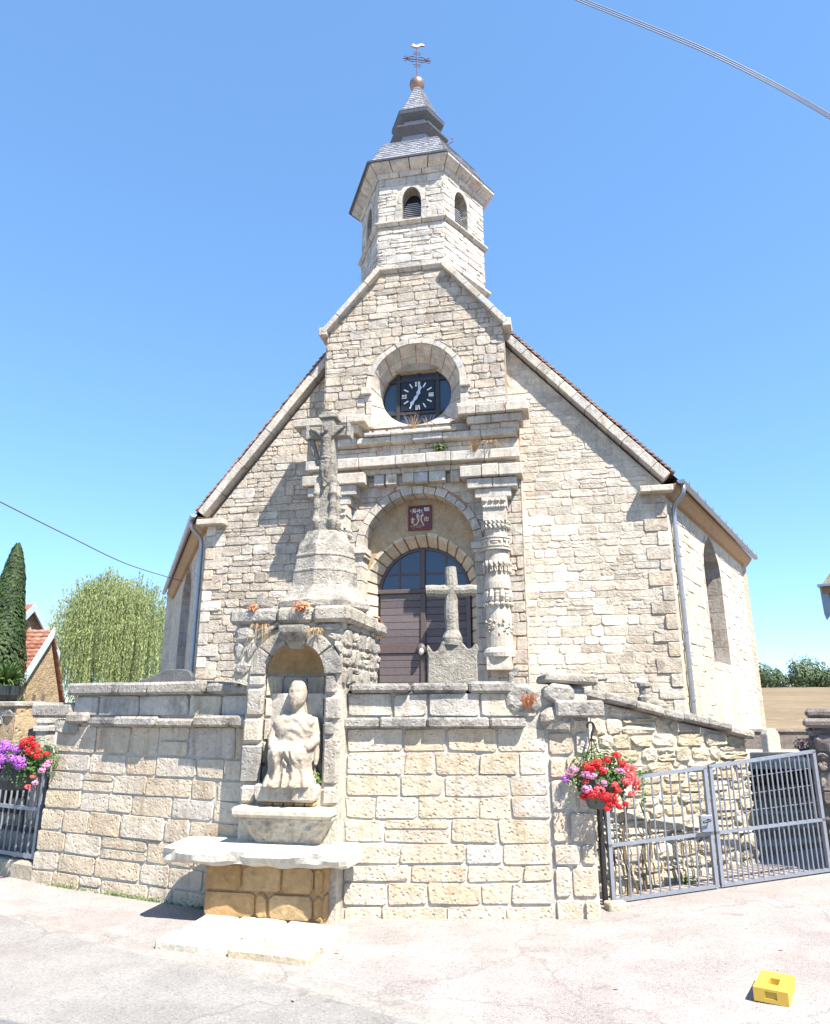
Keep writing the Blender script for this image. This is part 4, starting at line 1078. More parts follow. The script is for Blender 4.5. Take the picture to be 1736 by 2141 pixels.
# slate cap: bell-shaped skirt, two leaded necks, spirelet
c2, c3 = TC - .06, TC - .13
skirt = [(TS + .46, 18.57), (TS + .44, 18.62), (2.34, 18.78), (2.22, 19.02), (2.08, 19.32), (1.93, 19.62), (1.76, 19.84)]
mb = MB(); mb.loft([hexpts(s, z, c2) for s, z in skirt + [(1.7, 19.86), (1.12, 20.28), (.95, 20.30)]], caps=True); spire = mb.build("slate_cap", M['slate'], church)
mb = MB(); mb.loft([hexpts(s, z, c2) for s, z in [(TS + .40, 18.561), (TS + .47, 18.565), (TS + .475, 18.60), (TS + .40, 18.60)]], caps=False); mb.build("eaves_edge", M['lead'], spire)
mb = MB(); rs = random.Random(4)
def slate_rows(levels, rows, cs, cols, mbx, ks=(5, 0, 1)):
    tot = []
    acc = 0
    for (s0, z0), (s1, z1) in zip(levels, levels[1:]): l = hypot((s1 - s0) * .87, z1 - z0); tot.append((acc, acc + l, s0, z0, s1, z1)); acc += l
    def lev(d):
        for a, b, s0, z0, s1, z1 in tot:
            if d <= b + 1e-9: t = (d - a) / (b - a); return s0 + (s1 - s0) * t, z0 + (z1 - z0) * t
        return levels[-1]
    for r_ in range(rows):
        sa, za = lev(acc * r_ / rows); sb, zb = lev(min(acc, acc * (r_ + 1.25) / rows))
        A0, B0 = hexpts(sa + .034, za, cs), hexpts(sb + .006, zb, cs); A1 = hexpts(sa + .012, za - .004, cs)
        for k in ks:
            w = max(2, round(cols * sa / 2.4))
            o = .5 * (r_ % 2) / w
            ts = [0] + [(j + .5 * (r_ % 2)) / w + rs.uniform(-.01, .01) for j in range(0 if r_ % 2 else 1, w)] + [1]
            for t0, t1 in zip(ts, ts[1:]):
                g = .03 / w; u0, u1 = t0 + g, t1 - g; j_ = rs.uniform(-.004, .004)
                e = lambda H, t: H[k].lerp(H[(k + 1) % 6], t) + Vector((0, 0, j_))
                mbx.add([e(A0, u0), e(A0, u1), e(B0, u1), e(B0, u0), e(A1, u0), e(A1, u1)], [(0, 1, 2, 3), (4, 5, 1, 0)], rs.random())
slate_rows(skirt[1:], 11, c2, 13, mb)
slate_rows([(1.70, 19.87), (1.16, 20.26)], 3, c2, 13, mb)
stuff(mb.build("slates", M['slate'], spire))
def cap_ring(lv, cs, mat, nm): 
    mb = MB(); mb.loft([hexpts(s, z, cs) for s, z in lv]); return mb.build(nm, mat, spire)
cap_ring([(.84, 20.2), (.80, 20.84)], c3, M['slate'], "neck")
cap_ring([(.80, 20.84), (1.02, 20.98), (1.10, 21.04), (1.11, 21.10), (.8, 21.14)], c3, M['lead'], "lead_moulding")
cap_ring([(.76, 21.1), (.70, 21.56)], c3, M['slate'], "neck")
cap_ring([(.70, 21.54), (.86, 21.64), (.95, 21.72), (.97, 21.80), (.96, 21.84), (.8, 21.86)], c3, M['lead'], "lead_moulding")
sp = [(.95, 21.845), (.80, 22.02), (.60, 22.45), (.38, 22.98), (.17, 23.5)]
mb = MB(); mb.loft([hexpts(s, z, c3) for s, z in sp]); sl = mb.build("spirelet", M['slate'], spire)
mb = MB(); slate_rows(sp, 13, c3, 13, mb); stuff(mb.build("slates", M['slate'], sl))
ax = FA.p(c3 - .03, 0, TD)
mb = MB(); mb.lathe(ax, [(.12, 23.45), (.16, 23.52), (.24, 23.62), (.275, 23.74), (.26, 23.87), (.17, 23.97), (.05, 24.02)], 16); mb.build("finial_ball", M['copper'], spire, smooth=True)
FX = Fr((ax.x, ax.y), (FA.e.x, FA.e.y + .32))
mb = MB(); zc = 24.93
mb.tube([FX.p(0, 24.0), FX.p(0, 25.5)], .022, 6)
mb.tube([FX.p(-.52, zc), FX.p(.52, zc)], .02, 5)
for sg in (-1, 1):
    mb.tube([FX.p(0, zc + sg * .08), FX.p(.18, zc + sg * .13), FX.p(.40, zc + sg * .03), FX.p(.52, zc)], .014, 4); mb.tube([FX.p(0, zc + sg * .08), FX.p(-.18, zc + sg * .13), FX.p(-.40, zc + sg * .03), FX.p(-.52, zc)], .014, 4)
    for x in (-.32, .32): mb.tube([FX.p(x, zc), FX.p(x + .08, zc + sg * .12), FX.p(x + .18, zc + sg * .10)], .012, 4); mb.tube([FX.p(x, zc), FX.p(x - .08, zc + sg * .12), FX.p(x - .16, zc + sg * .09)], .012, 4)
    mb.tube([FX.p(-.15, zc + sg * .27), FX.p(0, zc + sg * .2), FX.p(.15, zc + sg * .27)], .014, 4); mb.tube([FX.p(-.1, zc + sg * .36), FX.p(0, zc + sg * .28), FX.p(.1, zc + sg * .36)], .014, 4)
mb.build("iron_cross", M['rust'], spire)
mb = MB()  # weathercock
cock = [(-.20, -.04), (-.08, -.09), (.05, -.08), (.13, 0), (.2, .05), (.31, .04), (.34, .08), (.24, .15), (.12, .13), (.02, .04), (-.07, .03), (-.14, .09), (-.2, .08), (-.17, .03), (-.25, .0)]
mb.prism(FX, [(s * .85, 25.56 + z * .8) for s, z in cock], -.03, .03); mb.build("weathercock", M['copper'], spire)
for (px, py) in ((950, 303), ):
    mb = MB(); b = hexpts(2.0, 19.45, c2); p0 = b[1].lerp(b[2], .15) + Vector((0, 0, 0))
    mb.tube([p0, p0 + FA.e * .22 + Vector((0, 0, .12)), p0 + FA.e * .25 + Vector((0, 0, .24)), p0 + FA.e * .17 + Vector((0, 0, .27))], .014, 5); mb.build("roof_hook", M['rust'], spire)
pool.flush(300, church)
# ------------------------------------------------------------------ retaining wall along the lane
rng = random.Random(31)
WL = Fr((-3.92, 7.93), (.8986, -.438)); WLL = (Vector((-1.19, 6.6)) - Vector((-3.92, 7.93))).length
WR = Fr((-1.19, 6.6), (1, 0)); WRL = 1.58 + 1.19
ZT, ZSC0, ZSC1 = 1.83, 1.53, 1.62       # underside of coping, string course
wall = thing("retaining_wall", "cream limestone retaining wall with grey coping along the lane below the church", "wall", (-1.19, 6.9, 0))
mb = MB(); mb.holed(WL, [(0, -.2), (WLL, -.2), (WLL, ZT), (.35, ZT), (.3, 1.5), (.12, 1.45)], [], -.45, 0)
backL = mb.build("wall_core", M['wallmortar'], wall)
mb = MB(); mb.box(WR, .0, WRL - .02, -.2, ZT, -.72, 0); backR = mb.build("wall_core", M['wallmortar'], wall)
wp = Pool()
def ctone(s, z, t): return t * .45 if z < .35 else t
def course(fr, s0f, s1f, zs, cw, mat, parent, proud, tone=None, joint=.017):
    """courses with given bed heights; s0f, s1f give the ends at height z"""
    for z0, z1 in zip(zs, zs[1:]):
        s = s0f(.5 * (z0 + z1)); e = s1f(.5 * (z0 + z1))
        while s < e - .01:
            w = rng.uniform(*cw)
            if e - s - w < cw[0] * .6: w = e - s
            if w > cw[1] * 1.3: w = w / 2
            j = lambda k: rng.uniform(-k * 1.3, k * 1.3)
            g = joint / 2
            poly = [(s + g + j(.008), z0 + g + j(.008)), (s + w - g + j(.008), z0 + g + j(.008)), (s + w - g + j(.008), z1 - g + j(.008)), (s + g + j(.008), z1 - g + j(.008))]
            t = rng.random()
            if tone: t = tone(s, z0, t)
            if rng.random() < .05 and z1 - z0 > .15:
                m = z0 + (z1 - z0) * rng.uniform(.4, .6)
                wp.lay(fr, [([poly[0], poly[1], (poly[1][0], m - g), (poly[0][0], m - g)], t), ([(poly[0][0], m + g), (poly[1][0], m + g), poly[2], poly[3]], rng.random())], 0, proud, mat, parent, rng, bev=.008, cham=.016, rough=.2)
            else: wp.lay(fr, [(poly, t)], 0, proud, mat, parent, rng, bev=.008, cham=.016, rough=.2)
            s += w
def beds(z0, z1, lo, hi):
    o = [z0]
    while o[-1] < z1 - lo * 1.5: o.append(o[-1] + rng.uniform(lo, hi))
    o[-1] = z1 if z1 - o[-1] < lo * .6 else o[-1]
    if o[-1] != z1: o.append(z1)
    return o
course(WL, lambda z: -.02 + .10 * max(0, z), lambda z: WLL - .33, beds(-.05, ZSC0, .17, .235), (.28, .62), M['cream'], backL, .016, ctone)
course(WR, lambda z: .58, lambda z: 2.36, beds(-.05, ZSC0, .135, .20), (.24, .58), M['cream'], backR, .016, ctone)
course(WL, lambda z: .34, lambda z: WLL - .33, [ZSC1, ZT], (.3, .7), M['shrine'], backL, .03)
course(WR, lambda z: .58, lambda z: 2.3, [ZSC1, ZT], (.3, .7), M['shrine'], backR, .03)
# corner pier of bigger, rougher blocks
zz = beds(-.05, 1.50, .16, .27)
for k, (z0, z1) in enumerate(zip(zz, zz[1:])):
    m = 2.36 + (.16 if k % 2 else .25)
    for a, b in ((2.37, m), (m, 2.745)):
        wp.lay(WR, [([(a + .012, z0 + .01), (b - .012, z0 + .012), (b - .012, z1 - .012), (a + .012, z1 - .01)], ctone(0, z0, rng.random()))], 0, .028, M['cream'], backR, rng, bev=.010, cham=.02)
wp.lay(WR, [([(2.30, 1.52), (2.62, 1.5), (2.6, 1.72), (2.32, 1.72)], .6), ([(2.02, 1.66), (2.34, 1.68), (2.30, 1.93), (2.0, 1.90)], .3), ([(2.34, 1.74), (2.64, 1.74), (2.62, 1.90), (2.36, 1.93)], .4)], 0, .07, M['weathered'], backR, rng, bev=.04, cham=.07)
slabs(WL, .62, WLL - .33, ZSC0, ZSC1, -.1, .115, 4, M['weathered'], wall, rng, "string_course", bevel=.022, jit=.02)
slabs(WL, .30, .60, ZSC0 + .02, ZSC1 + .03, -.1, .09, 1, M['weathered'], wall, rng, "string_course", bevel=.025)
slabs(WR, .50, 2.18, ZSC0, ZSC1, -.1, .10, 4, M['weathered'], wall, rng, "string_course", bevel=.018, jit=.012)
slabs(WL, .26, WLL - .30, ZT, 1.94, -.5, .10, 4, M['weathered'], wall, rng, "coping_slab", bevel=.025, jit=.018)
slabs(WR, .60, 2.06, ZT, 1.93, -.5, .09, 3, M['weathered'], wall, rng, "coping_slab", bevel=.025, jit=.018)
mb = MB(); mb.box(WR, 2.44, 2.87, 1.62, 1.77, -.3, .13, .9); mb.build("impost_block", M['weathered'], wall, center=True, bevel=.02)
mb = MB(); mb.prism(WR, [(2.36, 1.93), (2.86, 1.90), (2.84, 2.0), (2.40, 2.02)], -.5, .06, .6); mb.build("coping_slab", M['weathered'], wall, center=True, bevel=.025)
mb = MB(); mb.box(WR, 2.56, 2.74, 1.50, 1.62, -.3, .05, .3); mb.build("pier_block", M['cream'], wall, center=True, bevel=.03)
mb = MB(); mb.box(WR, 2.40, 2.74, 1.77, 1.90, -.4, -.01, .3); mb.build("pier_block", M['weathered'], wall, center=True, bevel=.03)
# left end: block that juts out over the side gate
mb = MB(); mb.box(WL, -.30, .34, 1.60, 1.76, -.42, .06, .8); mb.build("impost_block", M['weathered'], wall, center=True, bevel=.03)
wp.lay(WL, [([(.10, 1.45), (.46, 1.42), (.44, 1.59), (.06, 1.59)], .6)], 0, .06, M['weathered'], backL, rng, bev=.03, cham=.05)
wp.flush(300, wall)
# ------------------------------------------------------------------ wall behind the right gate, rubble, coping running down
WS = Fr((1.57, 7.14), (2.11, 1.11)); WSL = (Vector((3.68, 8.25)) - Vector((1.57, 7.14))).length
ztop = lambda s: 1.87 - .43 * s / WSL
rub = thing("rubble_wall", "pale rubble wall with a falling coping, behind the right-hand gate", "wall", tuple(WS.p(WSL / 2, 0, -.2)))
mb = MB(); mb.prism(WS, [(0, -.2), (WSL, -.2), (WSL, ztop(WSL) - .06), (0, ztop(0) - .06)], -.4, 0); rb = mb.build("wall_core", M['limewash'], rub)
M['rubble'] = stone_mat("pale_rubble", [(.50, .43, .31), (.55, .50, .40), (.48, .40, .27), (.58, .54, .45)], stain=((.36, .28, .17), 2.4, .5), bump=1.0, fine=20, pits=.4)
rp_ = Pool()
rp_.lay(WS, masonry([(.0, -.1), (WSL, -.1), (WSL, ztop(WSL) - .08), (0, ztop(0) - .08)], [], (.085, .16), (.16, .42), rng, .018, slip=.12), 0, .034, M['rubble'], rb, rng, rough=.55, bev=.016, cham=.04)
rp_.flush(300, rub)
rake(WS, (-.05, ztop(0) + .05), (WSL + .05, ztop(WSL) + .03), 7, .09, -.45, .13, M['weathered'], rub, "coping_slab", rng, bevel=.022, jit=.015)

# ------------------------------------------------------------------ wayside shrine: niche block, altar, calvary
SH = Fr((-1.08, 6.50), (cos(radians(12)), -sin(radians(12))))
shrine = thing("wayside_shrine", "weathered stone niche block with a stone altar table, set in the retaining wall", "shrine", tuple(SH.p(0, 0, 0)))
rng = random.Random(41)
NR, NS_, NB = .285, 2.0, 1.06         # niche radius, springing, floor
NC = .0
body = [(-.46, -.1), (.44, -.1), (.44, 2.56), (-.60, 2.56), (-.60, 1.93), (-.46, 1.9)]
hole = [(NC - NR, NB), (NC + NR, NB)] + arc(NC, NS_, NR, NR, 0, pi, 16)
mb = MB(); mb.holed(SH, body, [hole], -1.2, 0); sb = mb.build("shrine_core", M['shrine'], shrine)
# niche shell: half cylinder and quarter dome, seen from inside
def shell(a, z, r=NR): return SH.p(NC + r * cos(a), z, -r * sin(a) * 1.15)
mb = MB(); g = 16
R_ = [[shell(pi * i / g, z, NR + .012) for i in range(g + 1)] for z in (NB - .02, NS_)]
for j in range(1, 7):
    f = j / 6 * pi / 2; R_.append([SH.p(NC + (NR + .012) * cos(f) * cos(pi * i / g), NS_ + (NR + .012) * sin(f), -(NR + .012) * cos(f) * sin(pi * i / g) * 1.15) for i in range(g + 1)])
mb.loft(R_, close=False, caps=False); niche = mb.build("niche", M['wallmortar'], shrine)
zb = [NB, 1.22, 1.42, 1.62, 1.80, NS_ - .0]; rn = random.Random(6)
for j, (z0, z1) in enumerate(zip(zb, zb[1:])):
    cuts = [0, .33, .62, 1] if j % 2 else [0, .22, .5, .76, 1]
    for a, b in zip(cuts, cuts[1:]):
        a_, b_ = pi * a + .035, pi * b - .035; k = 5; mb = MB()
        f = lambda t, z, d: shell(a_ + (b_ - a_) * t, z, NR - d)
        rows = [[f(i / k, z, d) for i in range(k + 1)] for z, d in ((z0 + .01, -.006), (z0 + .018, .014), (z1 - .018, .014), (z1 - .01, -.006))]
        mb.loft(rows, close=False, caps=False, tone=rn.random()); mb.build("niche_stone", M['shrine'], niche, center=True)
mb = MB(); k = 14
rows = []
for j in range(0, 8):
    f_ = .04 + (j / 7) * (pi / 2 - .04); r = NR - .008
    rows.append([SH.p(NC + r * cos(f_) * cos(.05 + (pi - .1) * i / k), NS_ + r * sin(f_), -r * cos(f_) * sin(.05 + (pi - .1) * i / k) * 1.15) for i in range(k + 1)])
mb.loft(rows, close=False, caps=False, tone=.8); mb.build("niche_dome", M['ochre'], niche, smooth=True)
# jambs and arch of the niche
for sx, sg, out in ((NC - NR, -1, -.455), (NC + NR, 1, .43)):
    z = NB
    for h in ((.34, .22, .26, .2) if sg < 0 else (.40, .13, .22, .24)):
        z1 = min(z + h, NS_); a, b = sorted((sx, out + rng.uniform(-.05, .02)))
        mb = MB(); mb.box(SH, a, b, z + .006, z1 - .006, -.12, .03 + rng.uniform(-.01, .012), rng.random()); mb.build("jamb_stone", M['shrine'] if rng.random() < .6 else M['weathered'], shrine, center=True, bevel=.024)
        z = z1
voussoirs(SH, NC, NS_ - .01, NR, NR + .15, 5, -.12, .03, M['weathered'], shrine, rng, 0, pi, gap=.006, jit=.02)
sp_ = Pool()
front = masonry([(-.59, NS_ - .02), (.43, NS_ - .02), (.43, 2.44), (-.59, 2.44)], [circ(NC, NS_, NR + .16), rect(-.29, .29, 1.9, NS_ + .05)], (.11, .19), (.14, .34), rng, .012)
sp_.lay(SH, front, 0, .04, M['weathered'], sb, rng, bev=.03, cham=.05)
SR = Fr((SH.p(.44, 0, 0).x, SH.p(.44, 0, 0).y), (-SH.n.x, -SH.n.y))       # right flank
sp_.lay(SR, masonry([(0, 1.9), (1.19, 1.9), (1.19, 2.50), (0, 2.44)], [], (.10, .18), (.16, .36), rng, .010), 0, .032, M['weathered'], sb, rng, bev=.02, cham=.04, rough=.4)
SLf = Fr((SH.p(-.60, 0, -1.2).x, SH.p(-.60, 0, -1.2).y), (SH.n.x, SH.n.y))
sp_.lay(SLf, masonry([(0, 1.9), (1.19, 1.9), (1.19, 2.44), (0, 2.44)], [], (.10, .18), (.14, .34), rng, .014), 0, .03, M['weathered'], sb, rng, bev=.03, cham=.05)
sp_.flush(200, shrine)
for a, b in ((-.66, -.2), (-.19, .16), (.17, .52)):
    mb = MB(); mb.box(SH, a, b, 2.45, 2.61 + rng.uniform(-.015, .015), -.9, .07 + rng.uniform(-.02, .02), rng.random()); mb.build("cap_slab", M['weathered'], shrine, center=True, bevel=.03)
mb = MB(); mb.box(SH, -.66, .54, 2.44, 2.56, -1.24, -.91, .5); mb.build("cap_slab", M['weathered'], shrine, center=True, bevel=.03)
# bracket over the arch
mb = MB(); mb.loft([[SH.p(s, z, d) for s, d in ((-a, -.02), (a, -.02), (a * .8, b), (-a * .8, b))] for a, b, z in ((.06, .02, 2.22), (.10, .08, 2.29), (.135, .16, 2.36), (.14, .17, 2.40), (.14, .17, 2.42))]); br_ = mb.build("bracket", M['weathered'], shrine)
# statue plinth, upper ledge, carved corbel, altar table
mb = MB(); mb.loft([[SH.p(s, z, d) for s, d in ((-.28 * k, -.22), (.27 * k, -.22), (.27 * k, .12 * k), (.0, .14 * k), (-.28 * k, .12 * k))] for z, k in ((.935, .9), (.955, .97), (1.0, 1.0), (1.06, 1.0), (1.075, .97))]); mb.build("statue_plinth", M['shrine'], shrine, bevel=.015)
for i in range(5):
    mb = MB(); mb.box(SH, -.22 + i * .095, -.13 + i * .095, .895, .935, -.1, .07, rng.random()); mb.build("packing_stone", M['ochre'], shrine, center=True, bevel=.012)
for a, b in ((-.46, -.30), (.29, .43)):
    mb = MB(); mb.box(SH, a, b, .90, 1.055, -.1, .035, .8); mb.build("sill_stone", M['shrine'], shrine, center=True, bevel=.03)
mb = MB(); mb.box(SH, -.455, .43, .815, .895, -.05, .20, .7); mb.build("ledge", M['white_stone'], shrine, bevel=.025)
cols_ = []
for i in range(41):
    t = -1 + 2 * i / 40; col_ = [SH.p(t * .29, .598, -.05)]
    for a_, b_, z in ((.29, .05, .60), (.30, .062, .625), (.325, .08, .66), (.345, .095, .69), (.365, .108, .72), (.385, .122, .75), (.40, .136, .78), (.42, .15, .80), (.42, .15, .816)):
        w_ = .030 * noise.noise(Vector((t * 5.5, z * 26, 3))) + .016 * noise.noise(Vector((t * 13, z * 60, 8))) if .61 < z < .79 else 0
        edge_ = min(1, (1 - abs(t)) * 8)
        col_.append(SH.p(t * a_, z, b_ * (.45 + .55 * edge_) + w_ * edge_))
    cols_.append(col_ + [SH.p(t * .42, .816, -.05)])
mb = MB(); mb.loft(cols_); mb.build("corbel", M['shrine'], shrine)
TB_ = SH.shift(0, 0)
def rough_slab(fr, s0, s1, z0, z1, d0, d1, seed, amp, n=18):
    """slab with a broken, wavy front edge"""
    rr = random.Random(seed); rings = []
    for i in range(n + 1):
        s = s0 + (s1 - s0) * i / n; e = 1
        if i == 0 or i == n: e = .0
        w = lambda k: amp * noise.noise(Vector((s * 5 + seed, k * 3.1, seed)))
        th = (z1 - z0)
        rings.append([fr.p(s, z0, d0), fr.p(s, z0 + .2 * amp + w(1) * .5, d1 - .05 + w(2)), fr.p(s, z0 + th * .3 + w(3) * .5, d1 - .008 + w(4)), fr.p(s, z0 + th * .62 + w(5) * .4, d1 + w(6)), fr.p(s, z1 - .016 + w(7) * .25, d1 - .012 + w(8) * .8), fr.p(s, z1 + w(9) * .12, d1 - .05 + w(10)), fr.p(s, z1, d0)])
    # round the ends
    for r in (rings[0], rings[-1]):
        c = sum(r, Vector((0, 0, 0))) / len(r)
        for i in range(len(r)): r[i] = r[i].lerp(c, .22 if i not in (0, 6) else .05)
    mb = MB(); mb.loft(rings); return mb
FT = SH
mbs = rough_slab(FT, -.98, .62, .46, .60, -.14, .34, 3, .05, 34); alt = mbs.build("altar_slab", M['white_stone'], shrine)
mb = MB(); mb.box(FT, -.66, .37, .0, .475, -.1, .13); ab = mb.build("altar_base", M['ochre'], shrine)
ap = Pool()
for z0, z1, cuts in ((.045, .245, (-.665, -.20, -.09, .30, .375)), (.245, .455, (-.665, -.33, .02, .30, .375))):
    for a, b in zip(cuts, cuts[1:]): ap.lay(FT, [([(a + .008, z0 + .008), (b - .008, z0 + .008), (b - .008, z1 - .008), (a + .008, z1 - .008)], rng.random())], .13, .03, M['ochre'], ab, rng, bev=.014, cham=.025)
AFr = Fr((FT.p(.37, 0, .13).x, FT.p(.37, 0, .13).y), (-FT.n.x, -FT.n.y))
for z0, z1 in ((.045, .245), (.245, .47)): ap.lay(AFr, [([(.008, z0 + .008), (.3, z0 + .008), (.3, z1 - .008), (.008, z1 - .008)], rng.random())], 0, .02, M['ochre'], ab, rng, bev=.014, cham=.025)
ap.flush(50, shrine)
# step of flat flagstones in front
fl_ = thing("paving_step", "low step of bleached flagstones in front of the altar", "step", tuple(FT.p(-.3, 0, .6)))
a0, a1 = gnd(430, 1910, .06), gnd(715, 1945, .06); b0, b1 = gnd(330, 1965, .06), gnd(645, 2000, .06)
def fq(u, v):
    q = a0.lerp(a1, u).lerp(b0.lerp(b1, u), v); return q
for v0, v1, cuts in ((-.15, .58, (0, .26, .6, 1.02)), (.60, 1.0, (-.03, .47, 1.0))):
    for c0, c1 in zip(cuts, cuts[1:]):
        top = []
        for u, v in ((c0 + .008, v0), (c1 - .008, v0), (c1 - .008, v1), (c0 + .008, v1)): top.append(fq(u, v) + Vector((rng.uniform(-.01, .01), rng.uniform(-.01, .01), rng.uniform(-.004, .004))))
        mb = MB(); mb.hexa([Vector((q.x, q.y, -.05)) for q in top], top, rng.random()); mb.build("flagstone", M['white_stone'], fl_, center=True, bevel=.014)

# ------------------------------------------------------------------ sculpture helper
def sculpt(prims, voxel, name, mat, parent, fold=None, smooth_it=2, extra=None):
    """one continuous surface grown from tapered limbs"""
    mb = MB()
    for p0, p1, r0, r1 in prims:
        p0 = Vector(p0); p1 = Vector(p1); L_ = (p1 - p0).length; n_ = max(1, int(L_ / (min(r0, r1) * .35)))
        for i in range(n_ + 1): t = i / n_; mb.ball(p0.lerp(p1, t), r0 + (r1 - r0) * t, 12, 8)
    if extra: mb.add(extra.v, extra.f)
    o = mb.build(name, mat, None, smooth=True)
    md = o.modifiers.new("union", 'REMESH'); md.mode = 'VOXEL'; md.voxel_size = voxel; md.use_smooth_shade = True
    ms = o.modifiers.new("soften", 'SMOOTH'); ms.factor = .5; ms.iterations = smooth_it
    dg = bpy.context.evaluated_depsgraph_get(); me = bpy.data.meshes.new_from_object(o.evaluated_get(dg))
    old = o.data; o.modifiers.clear(); o.data = me; me.name = name; bpy.data.meshes.remove(old)
    if not me.materials: me.materials.append(mat)
    if fold:
        nrm = [v.normal.copy() for v in me.vertices]
        for v, n_ in zip(me.vertices, nrm): v.co += n_ * fold(v.co, n_)
    if 'tone' not in me.attributes: me.attributes.new("tone", 'FLOAT', 'POINT')
    if parent is not None: o.parent = parent; me.transform(Matrix.Translation(-world_loc(parent)))
    return o
ST = SH
def P3(s, z, d): return ST.p(s, z, d - .05)
prims = [(P3(.02, 1.74, -.02), P3(.015, 1.62, -.03), .056, .075), (P3(.018, 1.815, .088), P3(.018, 1.84, .078), .013, .009), (P3(-.01, 1.845, .074), P3(.048, 1.845, .074), .011, .011),
         (P3(-.155, 1.585, -.03), P3(-.19, 1.44, .03), .056, .05), (P3(-.19, 1.44, .03), P3(-.145, 1.385, .15), .048, .034), (P3(-.145, 1.385, .15), P3(-.125, 1.37, .19), .030, .022),
         (P3(.17, 1.575, -.03), P3(.205, 1.43, .02), .057, .052), (P3(.205, 1.43, .02), P3(.175, 1.375, .14), .05, .034), (P3(.22, 1.42, .0), P3(.225, 1.24, .05), .036, .02),
         (P3(-.095, 1.085, .20), P3(-.10, 1.08, .26), .04, .026), (P3(.085, 1.085, .20), P3(.09, 1.08, .26), .04, .026)]
extra = MB(); rings = []
for j in range(19):     # bearded head, hair falling to the nape
    t = j / 18; z = 1.94 - .25 * t
    w = .068 * (max(0, 1 - ((t - .46) / .50) ** 2) ** .5) + .011; f_ = .084 * (max(0, 1 - ((t - .52) / .54) ** 2) ** .5) + .012; bk = .085 * (max(0, 1 - ((t - .42) / .46) ** 2) ** .5) + .012
    ring = []
    for i in range(28):
        a = 2 * pi * i / 28; dd_ = (f_ if sin(a) > 0 else bk) * sin(a); ss_ = w * cos(a)
        if sin(a) > .2 and .30 < t < .62: dd_ -= .02 * (math.exp(-((ss_ - .03) / .014) ** 2) + math.exp(-((ss_ + .03) / .014) ** 2)) * math.exp(-((t - .43) / .06) ** 2)
        if t > .62 or sin(a) < .2: dd_ += .006 * sin(ss_ * 190 + t * 9)
        ring.append(P3(.018 + ss_, z, .01 + dd_ + (.02 * max(0, t - .6) if sin(a) > 0 else 0)))
    rings.append(ring)
extra.loft(rings)
def lerpk(z, ks):
    for (z0, v0), (z1, v1) in zip(ks, ks[1:]):
        if z0 >= z >= z1:
            t = (z0 - z) / (z0 - z1); t = t * t * (3 - 2 * t); return v0 + (v1 - v0) * t
    return ks[-1][1]
rings = []
for j in range(34):     # robe over the lap, knees and shins, with deep hanging folds
    z = 1.425 - (1.425 - 1.055) * j / 33
    w = lerpk(z, [(1.43, .135), (1.39, .185), (1.33, .195), (1.22, .19), (1.055, .245)]); df = lerpk(z, [(1.43, .06), (1.40, .16), (1.35, .25), (1.30, .255), (1.18, .225), (1.055, .255)])
    A = lerpk(z, [(1.43, .0), (1.36, .004), (1.25, .012), (1.12, .018), (1.055, .024)]); ring = []
    for i in range(60):
        a = pi * i / 59; x = -cos(a); s_ = w * x; d = df * (sin(a) ** .55)
        kn = .020 * (math.exp(-((s_ - .105) / .06) ** 2) + math.exp(-((s_ + .105) / .06) ** 2)) * math.exp(-((z - 1.32) / .07) ** 2)
        vv = -.045 * math.exp(-((s_ - .005) / .05) ** 2) * math.exp(-((z - 1.27) / .06) ** 2)
        sw = .020 * sin((z + 2.2 * abs(s_)) * 60) * math.exp(-(s_ / .10) ** 2) * math.exp(-((z - 1.27) / .08) ** 2)
        q_ = sin(x * 15.5 + (1.2 - z) * 6 * (1 if s_ > 0 else -1) + 1.1); fl = A * (abs(q_) ** .9 * (1 if q_ > 0 else -1)) * min(1, sin(a) * 2)
        ring.append(P3(s_, z, d + kn + vv + sw + fl))
    ring += [P3(w * (1 - 2 * k / 7), z, -.10) for k in range(8)]
    rings.append(ring)
extra.loft(rings)
rings = []
for j in range(30):     # chest with swags of drapery
    z = 1.66 - (1.66 - 1.38) * j / 29
    w = lerpk(z, [(1.66, .075), (1.63, .15), (1.585, .20), (1.53, .17), (1.45, .145), (1.38, .155)]); df = lerpk(z, [(1.66, .04), (1.60, .085), (1.52, .115), (1.44, .11), (1.38, .14)]); ring = []
    for i in range(44):
        a = pi * i / 43; s_ = -w * cos(a); d = df * (sin(a) ** .6)
        ring.append(P3(s_, z, d + .0065 * sin((z + 3.0 * s_ * s_ - .1 * s_) * 70 + 4 * abs(s_) * 9) * sin(a)))
    ring += [P3(w * (1 - 2 * k / 7), z, -.10) for k in range(8)]
    rings.append(ring)
extra.loft(rings)
def fold(co, n_):
    q = co - ST.O; s = q.dot(ST.e); z = co.z
    k = .004 * noise.noise(co * 22) + .003 * noise.noise(co * 55)
    return k
statue = sculpt(prims, .0075, "statue", M['statue'], None, fold, 1, extra)
tag(statue, "weathered pale stone statue of a seated robed figure in the niche", "statue")

